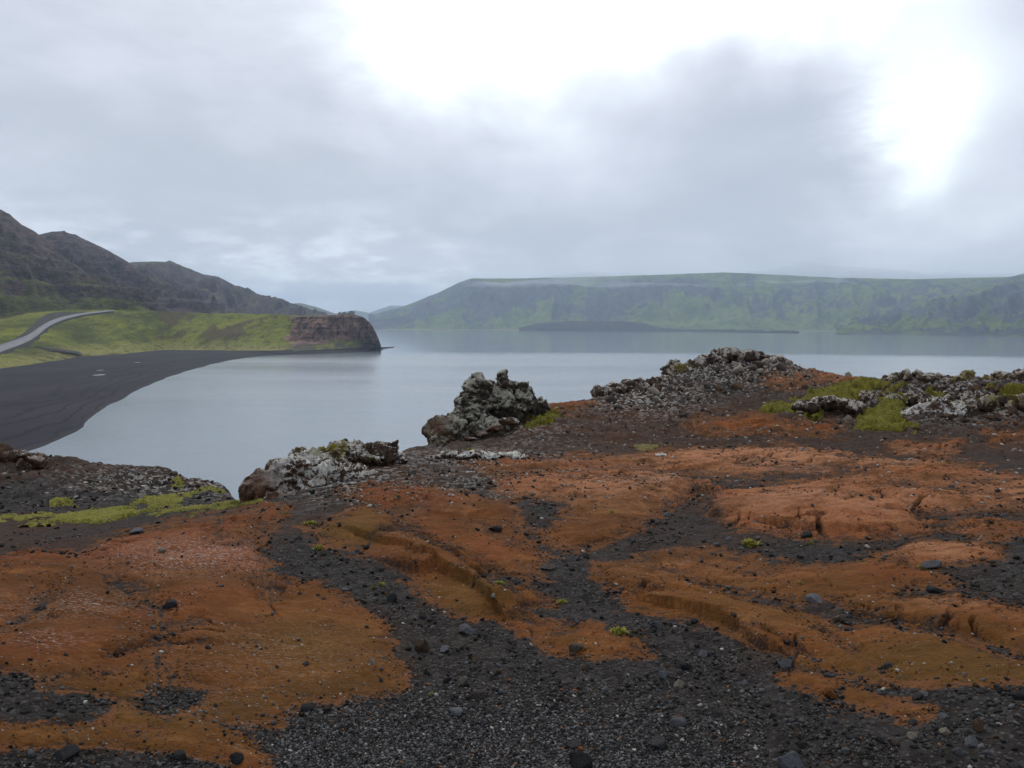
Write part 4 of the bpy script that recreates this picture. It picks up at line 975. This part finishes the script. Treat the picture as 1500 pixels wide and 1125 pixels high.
# ------------------------------------------------------------------ moss beds
def moss_bed(name, poly, h, mat, label, seed, res=1.0, droop=1.0):
    p = np.array(poly, float); u0, v0 = p.min(0) - 2; u1, v1 = p.max(0) + 2
    U, W = np.meshgrid(np.arange(u0, u1, res), np.arange(v0, v1, res * 0.5), indexing='ij')
    P, ok = ground_at(U.ravel(), W.ravel())
    d = poly_sdf(poly, U, W).ravel(); w = P[:, :2]
    rr_ = np.hypot(w[:, 0], w[:, 1]); px_m = rr_ / FPX
    d = d + (16 if mat is MAT['moss_pale'] else 15) * fbm2(w[:, 0] * 2.2, w[:, 1] * 1.8, 5, seed, 0.65)
    d = d - 3.0
    dm = np.clip(d, -5, 99)
    prof_ = np.sqrt(np.clip(dm / 14.0, 0, 1)) * h
    z = P[:, 2] + np.where(dm > 0, prof_, dm * 0.01) + np.where(dm > 0, h * 0.35 * fbm2(w[:, 0] * 3, w[:, 1] * 3, 4, seed + 3) * np.clip(dm / 10, 0, 1) + h * 0.06 * fbm2(w[:, 0] * 16, w[:, 1] * 12, 3, seed + 5) * np.clip(dm / 6, 0, 1), 0)
    Vv = np.c_[w, z]; f = grid_faces(*U.shape)
    kp = (d[f].max(axis=1) > -2.5) & ok[f].all(axis=1) & (np.ptp(rr_[f], axis=1) < 0.45)
    if not kp.any(): return
    v_, f_, _ = compact(Vv, f, kp, {})
    base = np.array([v_[:, 0].mean(), v_[:, 1].mean(), v_[:, 2].min()])
    o = link(name, mesh_np(name, v_ - base, f_, mat), label=label, category='moss'); o.location = base
moss_bed('moss_bed', [(1115, 604), (1135, 596), (1165, 588), (1195, 578), (1215, 568), (1250, 562), (1290, 567), (1330, 572), (1300, 577), (1265, 580), (1280, 588), (1262, 598), (1235, 602), (1200, 594), (1175, 604), (1140, 609)], 0.13, MAT['moss'], 'thick green moss bed sloping up among whitish rocks', 401)
moss_bed('moss_bed', [(1250, 626), (1265, 606), (1290, 598), (1320, 588), (1355, 581), (1388, 582), (1370, 590), (1335, 598), (1318, 612), (1330, 626), (1300, 634), (1262, 634)], 0.11, MAT['moss'], 'bright green moss bed wrapped round a pinkish boulder', 407)
moss_bed('moss_bed', [(1430, 590), (1470, 582), (1520, 578), (1520, 590), (1470, 595)], 0.18, MAT['moss'], 'dull green moss strip at the far end of the rubbly outcrop', 411)
moss_bed('moss_cushion', [(764, 630), (775, 618), (795, 609), (818, 603), (822, 612), (812, 620), (790, 628), (772, 633)], 0.11, MAT['moss'], 'bright yellow-green moss cushion on dark gravel near the jagged crag', 413, 0.8)
moss_bed('moss_bed', [(28, 767), (60, 761), (110, 752), (150, 745), (195, 746), (210, 752), (180, 760), (150, 768), (60, 771), (28, 771)], 0.045, MAT['moss_pale'], 'long pale moss strip running below the stony mound', 417)
moss_bed('moss_bed', [(-40, 762), (10, 757), (70, 753), (78, 757), (20, 763), (-40, 766)], 0.03, MAT['moss_pale'], 'thin pale moss fringe beside the long moss strip', 439, 0.8)
moss_bed('moss_bed', [(185, 737), (215, 731), (268, 732), (262, 739), (235, 743)], 0.05, MAT['moss_pale'], 'flat moss patch on the stony mound next to a moss strip', 419)
moss_bed('moss_cushion', [(262, 728), (290, 722), (310, 716), (335, 719), (330, 724), (300, 726), (275, 731)], 0.07, MAT['moss_pale'], 'raised moss cushion at the foot of the brown overhang', 421)
moss_bed('moss_cushion', [(74, 738), (84, 732), (108, 733), (114, 738), (95, 741)], 0.06, MAT['moss_pale'], 'lone oval moss cushion on dark gravel of the stony mound', 423, 0.7)
moss_bed('moss_bed', [(205, 752), (250, 745), (290, 741), (330, 736), (380, 728), (384, 733), (330, 743), (290, 748), (230, 757)], 0.035, MAT['moss_pale'], 'thin moss band leading up to the brown overhang', 427, 0.8)
moss_bed('moss_cushion', [(252, 712), (262, 707), (272, 709), (268, 714)], 0.05, MAT['moss_pale'], 'tiny moss cushion among pale stones on the mound crest', 429, 0.5)
moss_bed('moss_cushion', [(1168, 606), (1185, 600), (1205, 602), (1200, 610), (1180, 612)], 0.10, MAT['moss'], 'small moss clump below the upper moss bed', 431, 0.7)
moss_bed('moss_cushion', [(1285, 634), (1310, 626), (1335, 628), (1345, 634), (1310, 640)], 0.09, MAT['moss'], 'low moss clump at the foot of the pinkish boulder', 433, 0.7)
moss_bed('moss_cushion', [(930, 656), (950, 650), (975, 652), (960, 660), (935, 661)], 0.03, MAT['leaf_dry'], 'olive moss smear at the edge of the pale orange slab', 437, 0.7)

# ------------------------------------------------------------------ small plants
def tuft(u, v, wpx, hpx, n, mat, label, seed, name='plant_tuft'):
    P, ok = ground_at([u], [v]); p = P[0]; k_ = math.hypot(p[0], p[1]) / FPX; w, h = wpx * k_, hpx * k_
    rng = np.random.default_rng(seed); vs, fs = [], []
    for i in range(n):
        a = rng.uniform(0, 2 * math.pi); q = rng.uniform(0, 1) ** 0.6; c = np.array([math.cos(a) * q * w * 0.42, math.sin(a) * q * w * 0.42, 0])
        lean = np.array([math.cos(a), math.sin(a), 0]) * rng.uniform(0.1, 0.5) * h; side_ = np.array([-math.sin(a), math.cos(a), 0]) * w * 0.045 * rng.uniform(0.7, 1.6)
        hh = h * rng.uniform(0.4, 1.0) * (1.1 - 0.5 * q); m0 = c + lean * 0.5 + [0, 0, hh * 0.7]; t0 = c + lean * 1.3 + [0, 0, hh]
        b_ = len(vs); vs += [c - side_ * 0.6, c + side_ * 0.6, m0 + side_, m0 - side_, t0]; fs += [(b_, b_ + 1, b_ + 2, b_ + 3), (b_ + 3, b_ + 2, b_ + 4)]
    me = bpy.data.meshes.new(name); me.from_pydata([tuple(x) for x in vs], [], fs); me.materials.append(mat)
    o = link(name, me, label=label, category='plant'); o.location = (p[0], p[1], p[2] - 0.004)
tuft(1100, 801, 26, 12, 110, MAT['leaf'], 'largest bright green plant tuft on dark gravel between orange slabs', 1)
tuft(908, 933, 26, 13, 110, MAT['leaf'], 'yellow-green tuft beside a small orange slab in open gravel', 2)
tuft(823, 883, 14, 9, 70, MAT['leaf'], 'small pale green rosette alone on black gravel', 3)
tuft(731, 856, 20, 6, 60, MAT['leaf'], 'flat yellowish tuft behind the long ochre ledge', 4)
tuft(1188, 797, 10, 6, 40, MAT['leaf'], 'tiny green sprig near a dark stone pile by the swollen slab', 5)
tuft(897, 755, 9, 7, 40, MAT['leaf'], 'tiny green sprig at the edge of the pale mid slab', 6)
tuft(454, 767, 20, 8, 70, MAT['leaf'], 'yellowish tuft among pale pebbles beside the tan slab', 7)
tuft(467, 806, 16, 8, 60, MAT['leaf'], 'yellowish tuft just below the tan slab', 8)
tuft(420, 755, 16, 7, 60, MAT['leaf_dry'], 'straw-coloured tuft at the top of the large rust slab', 9)
tuft(582, 733, 12, 6, 40, MAT['leaf_dry'], 'straw-coloured tuft on the red upper slab', 10)
tuft(688, 658, 14, 7, 50, MAT['leaf'], 'green tuft on the gravel under the leaning slab', 11)
tuft(547, 863, 12, 7, 40, MAT['leaf_dry'], 'dry tuft at the corner of the large rust slab', 12)
tuft(560, 858, 8, 8, 40, MAT['leaf'], 'upright green sprig in the gravel gully', 13)
tuft(1355, 833, 22, 5, 50, MAT['leaf'], 'low green streak of plants by bluish stones', 14)
tuft(1172, 861, 9, 5, 30, MAT['leaf'], 'tiny dark green sprig on the bare orange slab', 15)
tuft(632, 1020, 9, 6, 30, MAT['leaf'], 'tiny yellow sprig on dark gravel near pale lichen stones', 16)

# ------------------------------------------------------------------ stones one can pick out
STONE_MESH = []
for i in range(14):
    v0, f0 = ICO[3] if i < 6 else ICO[2]; rg = np.random.default_rng(900 + i)
    w = v0.copy()
    for _ in range(9 + i % 5):                                   # chop flat facets, then roughen
        n_ = rg.normal(size=3); n_ /= np.linalg.norm(n_); d_ = rg.uniform(0.42, 0.85); t_ = w @ n_; w -= np.maximum(t_ - d_, 0)[:, None] * n_
    w *= 1 + 0.10 * fbm3(w * 1.7 + i * 3.1, 3, 900 + i)[:, None] + 0.05 * fbm3(w * 5 + i, 2, 950 + i)[:, None]
    w[:, 2] *= 0.78; w /= np.abs(w[:, 0]).max(); STONE_MESH.append((w, f0))
_mesh_cache = {}
def stone(u, v, wpx, hpx, mat, label, group=None, rng=np.random.default_rng(77), name='stone', P=None):
    if P is None: P = ground_at([u], [v])[0][0]
    k_ = math.hypot(P[0], P[1]) / FPX; i = int(rng.integers(0, 6 if wpx > 12 else 14))
    key = (i, mat)
    if key not in _mesh_cache: _mesh_cache[key] = mesh_np(name, *STONE_MESH[i], MAT[mat], False)
    o = link(name, _mesh_cache[key]); sx_ = wpx * 0.5 * k_; sz_ = hpx * 0.5 * k_ / 0.78
    o.scale = (sx_, sx_ * rng.uniform(0.75, 1.15), sz_ * 1.1); o.location = (P[0], P[1], P[2] + sz_ * 0.42)
    o.rotation_euler = (rng.uniform(-.15, .15), rng.uniform(-.15, .15), rng.uniform(0, 6.28))
    o['label'] = label; o['category'] = 'stone'
    if group: o['group'] = group
    return o
LISTED = [
 (620, 952, 27, 28, 'stone_brown', 'dark brown pointed stone standing in black gravel'), (576, 881, 17, 15, 'stone_dark', 'round dark stone on the gravel above the pointed brown one'),
 (248, 893, 16, 10, 'stone_dark', 'flat-topped dark stone at the end of a crack in the rust slab'), (684, 924, 26, 14, 'stone_grey', 'long grey broken stone lying on black gravel'),
 (708, 929, 18, 14, 'stone_dark', 'dark lump touching the long grey broken stone'), (651, 954, 18, 10, 'stone_grey', 'bluish stone next to the pointed brown one'),
 (678, 1006, 18, 15, 'stone_pale', 'pale cream lichen stone in the gravel'), (702, 1026, 26, 20, 'stone_lichen', 'lumpy stone blotched with cream lichen'),
 (845, 957, 27, 14, 'stone_lichen', 'pinkish lichen-speckled stone beside a small orange slab'), (722, 892, 12, 8, 'stone_pale', 'small tan stone on the end of the ochre ledge'),
 (994, 1006, 19, 14, 'stone_pale', 'beige stone on dark gravel below the long orange slab'), (971, 993, 15, 11, 'stone_grey', 'grey stone close to the beige one'),
 (993, 1062, 24, 14, 'stone_grey', 'smooth blue-grey stone on fine light gravel'), (960, 1091, 33, 20, 'stone_dark', 'black block with a flat top on fine gravel'),
 (1160, 1122, 44, 26, 'stone_grey', 'large blue-grey stone at the edge of fine gravel'), (838, 1092, 26, 16, 'stone_dark', 'dark stone lying on light fine gravel beside an orange-faced one'),
 (848, 1096, 14, 10, 'stone_orange', 'small orange stone against a dark one'), (848, 1122, 40, 26, 'stone_dark', 'broad black stone half sunk in light fine gravel'),
 (1421, 1091, 19, 14, 'stone_grey', 'rounded bluish pebble stone on the dark slope'), (1405, 1106, 16, 10, 'stone_grey', 'flat bluish stone just below a rounded bluish one'),
 (1432, 1073, 18, 16, 'stone_brown', 'tilted brown-grey stone standing on the dark slope'), (1216, 1021, 18, 13, 'stone_orange', 'angular orange stone at the end of an orange strip'),
 (346, 1114, 20, 15, 'stone_dark', 'black cube-like stone on ochre rock'), (266, 1106, 22, 14, 'stone_dark', 'black stone with gravel heaped round it on ochre rock'),
 (98, 1104, 30, 14, 'stone_dark', 'long black stone on ochre rock'), (545, 983, 12, 9, 'stone_pale', 'round tan stone lying on the rust slab'),
 (449, 1038, 18, 11, 'stone_dark', 'black stone at the lower edge of the rust slab'), (447, 973, 12, 6, 'stone_dark', 'small black chip on the rust slab'),
 (478, 1042, 13, 9, 'stone_brown', 'reddish-brown stone at the lower edge of the rust slab'), (709, 1061, 12, 9, 'stone_grey', 'grey block on fine light gravel'),
 (668, 1048, 22, 12, 'stone_grey', 'low grey stone where fine and coarse gravel meet'), (1302, 976, 14, 9, 'stone_dark', 'lone dark stone on the smooth ochre-brown slab'),
 (1008, 914, 12, 7, 'stone_pale', 'yellowish chip on dark gravel'), (1029, 957, 16, 11, 'stone_grey', 'light grey stone below the sharp orange ledge'),
 (1152, 978, 15, 12, 'stone_grey', 'grey stone at the foot of the sharp orange ledge'), (964, 921, 13, 11, 'stone_grey', 'upright grey stone near the yellow-green tuft'),
 (1005, 976, 18, 12, 'stone_dark', 'dark stone casting shadow on the gravel slope'), (1193, 883, 22, 13, 'stone_grey', 'whitish-grey stone heading a gravel channel'),
 (1365, 833, 26, 9, 'stone_grey', 'bluish flat stones beside low green plants'), (1370, 868, 22, 9, 'stone_dark', 'dark slab of stone at the tip of an orange slab'),
 (197, 782, 22, 11, 'stone_grey', 'rounded grey stone at the top edge of the rust slab'), (60, 890, 18, 8, 'stone_dark', 'bluish-black stone lying in a crack of the rust slab'),
 (498, 776, 7, 9, 'stone_dark', 'small black stone standing on the tan slab'), (800, 835, 30, 8, 'stone_lichen', 'white lichen-covered rubble stone in the dark gully'),
 (1108, 770, 13, 8, 'stone_grey', 'grey stone in front of the swollen orange slab'), (1052, 800, 15, 8, 'stone_grey', 'grey stone near the largest green tuft'),
 (725, 778, 22, 10, 'stone_dark', 'dark grey stones wedged in a groove of orange rock'), (1180, 786, 20, 8, 'stone_dark', 'dark stone pile beside the swollen orange slab'),
 (1240, 1110, 14, 10, 'stone_grey', 'grey stone beside the large blue-grey one'), (1500, 1020, 26, 16, 'stone_dark', 'black stone at the end of the ochre-brown slab'),
 (1335, 1086, 13, 10, 'stone_pale', 'pale chip in coarse dark gravel'), (1385, 1078, 14, 10, 'stone_pale', 'second pale chip, by the tilted brown-grey stone'),
]
for (u, v, w, h, m, lab) in LISTED: stone(u, v, w, h, m, lab)

# look-alike stones: only their place tells them apart
def scatter_px(n, region, dens, rng):
    """random picture spots inside a box, thinned by a density function of (u, v)"""
    out = []
    while len(out) < n:
        u = rng.uniform(region[0], region[2], 4000); v = rng.uniform(region[1], region[3], 4000)
        k_ = rng.uniform(0, 1, 4000) < dens(u, v); out += list(zip(u[k_], v[k_]))
    return np.array(out[:n])
rng = np.random.default_rng(42)
def gravel_only(u, v): return sstep(4, -6, gsample(SD, u, v))
LOOK = dict(stone_dark='black', stone_grey='grey', stone_brown='brown', stone_pale='pale', stone_lichen='lichen-spotted')
def many(n, region, dens, size, mats, what, group, marks, flat=0.62, name='stone'):
    """look-alike stones; each label names its colour and the nearest landmark"""
    s_ = scatter_px(n, region, dens, rng); P, ok = ground_at(s_[:, 0], s_[:, 1])
    for (u, v), p, o_ in zip(s_, P, ok):
        if not o_: continue
        w = size[0] + (size[1] - size[0]) * rng.uniform(0, 1) ** 2.2; m = mats[int(rng.integers(0, len(mats)))]
        near_ = min(marks, key=lambda q_: (q_[0] - u) ** 2 + 4 * (q_[1] - v) ** 2)[2]
        stone(u, v, w, w * flat * rng.uniform(0.8, 1.2), m, f'small {LOOK[m]} {what} {near_}', group, rng, name, P=p)
many(90, (0, 900, 1500, 1125), lambda u, v: gravel_only(u, v) * (0.35 + 0.65 * sstep(900, 1000, u)) * (1 - 0.75 * soft_blob(u, v, [(700, 1085, 260, 50, 1)])), (7.5, 15), ['stone_dark', 'stone_dark', 'stone_grey', 'stone_brown'], 'stone loose in the gravel', 'loose stones in the black gravel',
     [(620, 952, 'near the pointed brown stone'), (690, 924, 'near the long broken stone'), (690, 1015, 'near the cream lichen stones'), (960, 1091, 'near the flat-topped black block'), (994, 1006, 'near the beige stone'), (1100, 945, 'below the sharp orange ledge'),
      (908, 933, 'near the yellow-green tuft'), (1160, 1120, 'near the largest blue-grey stone'), (1250, 1025, 'near the orange strip'), (1432, 1073, 'near the tilted brown-grey stone'), (90, 1030, 'in the gravel hollow of the rust slab'), (250, 1025, 'in the gravel patch within the rust slab'), (346, 1114, 'near the cube-like black stone'), (1450, 1000, 'below the smooth ochre-brown slab'), (848, 1105, 'near the broad sunken black stone')])
many(50, (400, 730, 1500, 900), lambda u, v: gravel_only(u, v), (6.5, 12), ['stone_dark', 'stone_grey', 'stone_dark', 'stone_lichen'], 'stone in the gravel channel', 'stones in the gravel channels',
     [(1100, 797, 'round the largest green tuft'), (1200, 890, 'headed by a whitish-grey stone'), (1000, 740, 'between the two pale slabs'), (820, 850, 'round the pale green rosette'), (500, 840, 'beside the tan slab'), (1420, 850, 'near the bluish flat stones'), (1450, 780, 'beyond the swollen orange slab'), (700, 820, 'along the long ochre ledge')])
many(32, (0, 780, 600, 1110), lambda u, v: 1 - 0.8 * gravel_only(u, v), (5, 9), ['stone_dark', 'stone_dark', 'stone_pale'], 'chip lying on the rust slab', 'chips on the rust slab',
     [(290, 810, 'among its white specks'), (250, 900, 'near its flat-topped dark stone'), (540, 980, 'near its round tan stone'), (450, 900, 'on its far ochre side'), (430, 990, 'near its small black chip'), (330, 960, 'in the middle of the slab'), (80, 900, 'near its bluish-black stone'), (150, 1090, 'near its long black stone')])
many(110, (870, 522, 1190, 620), lambda u, v: soft_blob(u, v, [(1075, 545, 90, 26, 1), (940, 582, 70, 20, 1), (1010, 565, 60, 20, .7)]), (6, 19), ['stone_lichen', 'stone_lichen', 'stone_brown', 'stone_pale'], 'boulder on the flank of', 'boulders on the knoll', [(1070, 535, 'the highest knoll right under its crest'), (900, 580, 'the knoll at its low end'), (950, 575, 'the grey shoulder of the knoll'), (990, 555, 'the knoll near the perched dark block'), (1080, 570, 'the knoll on its dark apron'), (1150, 555, 'the knoll near its orange patch')], 0.7, 'boulder')
many(90, (1170, 545, 1500, 640), lambda u, v: soft_blob(u, v, [(1400, 590, 130, 26, 1), (1220, 610, 60, 10, .8)]), (7, 18), ['stone_lichen', 'stone_pale', 'stone_brown', 'stone_lichen'], 'boulder beside', 'boulders round the moss beds', [(1200, 595, 'the upper moss bed'), (1290, 620, 'the foot of the bright moss bed'), (1410, 620, 'the gravel below the pinkish boulder'), (1330, 585, 'the rubbly outcrop'), (1350, 610, 'the rounded pinkish-grey boulder'), (1460, 590, 'the dull green moss strip'), (1400, 560, 'the broken ledge')], 0.7, 'boulder')
many(36, (100, 680, 350, 760), lambda u, v: soft_blob(u, v, [(250, 705, 90, 16, 1), (330, 720, 30, 20, 1)]), (5, 11), ['stone_lichen', 'stone_lichen', 'stone_brown'], 'stone on the stony mound', 'stones on the mound', [(150, 690, 'above its lone moss cushion'), (260, 705, 'round its tiny crest moss'), (330, 722, 'close to the brown overhang')], 0.7)
many(42, (430, 690, 860, 760), lambda u, v: soft_blob(u, v, [(480, 728, 50, 14, 1), (600, 690, 80, 12, 1), (740, 715, 80, 14, .8)]), (5, 11), ['stone_lichen', 'stone_dark', 'stone_pale'], 'stone scattered', 'stones below the outcrop', [(480, 728, 'right under the lichen-whitened outcrop'), (600, 690, 'between the outcrop and the crag'), (740, 715, 'on the upper orange slabs')], 0.7)

# ------------------------------------------------------------------ loose pebbles nobody could count
def pebbles(name, n, region, dens, size, tint, label, seed, power=2.0, on=None):
    rg = np.random.default_rng(seed); got = 0; US, VS = [], []; want = n
    n = int(n * (1.9 if on else 1.0))
    while got < n:
        u = rg.uniform(region[0], region[2], 60000); v = rg.uniform(region[1], region[3], 60000); k_ = rg.uniform(0, 1, 60000) < dens(u, v)
        US.append(u[k_]); VS.append(v[k_]); got += int(k_.sum())
    u, v = np.concatenate(US)[:n], np.concatenate(VS)[:n]
    P, ok = ground_at(u, v)
    if on:
        f = z_top(P[:, 0], P[:, 1])[1]
        ok &= (f < 3) | (rg.uniform(0, 1, len(f)) < 0.06 * np.exp(-np.clip(f, 0, 99) / 20) * 3) if on == 'gravel' else (f > 1)
    P, u, v = P[ok][:want], u[ok][:want], v[ok][:want]; n = len(P)
    w = (size[0] + (size[1] - size[0]) * rg.uniform(0, 1, n) ** power) * 0.5 * np.hypot(P[:, 0], P[:, 1]) / FPX
    v0, f0 = ICO[1]; nv = len(v0)
    base_ = np.array([v0 * (1 + np.random.default_rng(k_).uniform(-0.28, 0.28, (nv, 1))) for k_ in range(24)])
    sh = base_[rg.integers(0, 24, n)] * rg.uniform(0.6, 1.25, (n, 1, 3)) * np.array([1, 1, 0.7])
    a = rg.uniform(0, 6.28, n); ca, sa = np.cos(a)[:, None], np.sin(a)[:, None]
    x = sh[..., 0] * ca - sh[..., 1] * sa; y = sh[..., 0] * sa + sh[..., 1] * ca
    tl_ = rg.uniform(-0.5, 0.5, (n, 1)); z = sh[..., 2] + x * tl_
    Q = np.stack([x, y, z], -1) * w[:, None, None] + P[:, None, :]; Q[..., 2] += (w * 0.25)[:, None]
    F2 = (f0[None] + (np.arange(n) * nv)[:, None, None]).reshape(-1, 3)
    c = tint(rg, n, u, v); c = np.repeat(c[:, None, :], nv, 1).reshape(-1, 3)
    return link(name, mesh_np(name, Q.reshape(-1, 3), F2, MAT['pebble'], False, {'tint': c}), kind='stuff', label=label)
def grey_tint(lo, hi, pale, rusty=0.05):
    def f(rg, n, u, v):
        g = lo + (hi - lo) * rg.uniform(0, 1, (n, 1)) ** 1.8; c = g * np.array([1.0, 0.97, 0.94])
        p = rg.uniform(0, 1, n); c[p < pale] = np.array([0.30, 0.28, 0.25]) * rg.uniform(0.6, 1.4, ((p < pale).sum(), 1))
        k_ = p > 1 - rusty; c[k_] = np.array([0.16, 0.07, 0.03]) * rg.uniform(0.5, 1.4, (k_.sum(), 1)); return c
    return f
fine_zone = lambda u, v: np.clip(soft_blob(u, v, [(700, 1100, 330, 70, 1.4), (420, 1110, 120, 45, 1.0), (950, 1110, 150, 50, .9)]), 0, 1) 
clump = lambda u, v, sd: 0.15 + 0.85 * sstep(-0.1, 0.3, fbm2(u * 0.012, v * 0.024, 4, sd))
pebbles('fine_gravel', 22000, (180, 1000, 1120, 1140), fine_zone, (1.7, 6.6), grey_tint(0.018, 0.16, 0.015, 0.012), 'light grey fine gravel spread over the foot of the slope', 1, 3.0, on='gravel')
pebbles('gravel', 20000, (-10, 700, 1510, 1140), lambda u, v: clump(u, v, 801) * (0.55 + 0.45 * sstep(800, 980, v)), (1.4, 8.5), grey_tint(0.010, 0.10, 0.012, 0.02), 'dark loose gravel filling the gaps between slabs', 2, 4.5, on='gravel')
pebbles('rubble', 13000, (0, 530, 1500, 740), lambda u, v: 0.10 + soft_blob(u, v, [(1075, 545, 130, 34, 1), (940, 580, 90, 30, 1), (1400, 590, 170, 34, 1), (480, 700, 110, 34, 1), (700, 672, 130, 12, 1), (250, 705, 130, 20, 1), (720, 705, 140, 20, .7), (1000, 640, 200, 20, .35)]), (1.2, 6.0), lambda rg, n, u, v: grey_tint(0.022, 0.10, 0.36, 0.06)(rg, n, u, v), 'rubble and lichen-white chips among the rocks', 3, 2.5)
pebbles('slab_grit', 3600, (-10, 650, 1510, 1120), lambda u, v: 0.30 * clump(u, v, 811) ** 2 + soft_blob(u, v, [(290, 825, 120, 26, .4), (420, 1010, 150, 40, .5)]) * clump(u, v, 812), (1.2, 4.4), lambda rg, n, u, v: grey_tint(0.03, 0.11, 0.28, 0.25)(rg, n, u, v), 'scattered grit on the orange slabs', 4, 2.5, on='slab')

pebbles('tuff_crumbs', 8000, (-10, 600, 1510, 1110), lambda u, v: np.exp(-np.abs(gsample(SD, u, v) + 8) / 11) * clump(u, v, 821), (1.0, 5.0), lambda rg, n, u, v: np.array([0.13, 0.055, 0.016]) * rg.uniform(0.35, 1.5, (n, 1)), 'crumbs of orange tuff along the slab edges', 6, 2.5)
#HAZE
def mat_volume(name, color, density, aniso=0.0):
    m = bpy.data.materials.new(name); m.use_nodes = True; t = NT(m.node_tree); t.n.clear()
    v = t.node('ShaderNodeVolumePrincipled'); v.inputs['Color'].default_value = (*color, 1); v.inputs['Density'].default_value = density; v.inputs['Anisotropy'].default_value = aniso
    t.l.new(v.outputs[0], t.node('ShaderNodeOutputMaterial').inputs['Volume']); return m
bm = bmesh.new(); bmesh.ops.create_cube(bm, size=1.0)
for q_ in bm.verts: q_.co = Vector((q_.co.x * 27000, q_.co.y * 21000 + 4900, -32 if q_.co.z < 0 else 560))
me = bpy.data.meshes.new('haze'); bm.to_mesh(me); bm.free(); me.materials.append(mat_volume('haze', (0.68, 0.83, 1.0), 1.25e-4))
link('haze', me, kind='stuff', label='thin moist haze over the lake')

# cloud lying on the table mountain: one closed body with an uneven underside
nx, ny = 90, 26
cu = np.linspace(0, 1, nx); cw = np.linspace(0, 1, ny)
CX, CY = np.meshgrid(-250 + 6200 * cu, 3980 + 1700 * cw, indexing='ij')
ed = np.clip(np.sin(cu * math.pi)[:, None], 0, 1) ** 0.4 * np.clip(np.sin(cw * math.pi)[None, :], 0, 1) ** 1.3
zb = np.interp(CX, [-250, 0, 500, 1000, 1800, 2600, 6000], [240, 200, 204, 208, 196, 190, 192]) + 30 * fbm2(CX * 0.0016, CY * 0.0016, 4, 601)
zt = zb + 130 * ed * (1 + 0.5 * fbm2(CX * 0.0012, CY * 0.0012, 3, 607))
zt = np.maximum(zt, zb + 1.0)
bot, top = np.stack([CX, CY, zb], -1).reshape(-1, 3), np.stack([CX, CY, zt], -1).reshape(-1, 3)
gf = grid_faces(nx, ny); n0 = nx * ny
rim = [i * ny for i in range(nx)] + [(nx - 1) * ny + j for j in range(1, ny)] + [i * ny + ny - 1 for i in range(nx - 2, -1, -1)] + [j for j in range(ny - 2, 0, -1)]
rim = np.array(rim); nxt = np.roll(rim, -1)
fcs = np.concatenate([gf[:, ::-1], gf + n0, np.stack([rim, nxt, nxt + n0, rim + n0], -1)])
link('low_cloud', mesh_np('low_cloud', np.concatenate([bot, top]), fcs, mat_volume('cloud', (0.70, 0.74, 0.80), 0.0017, 0.2)), kind='stuff', label='cloud bank resting on the top of the table mountain')
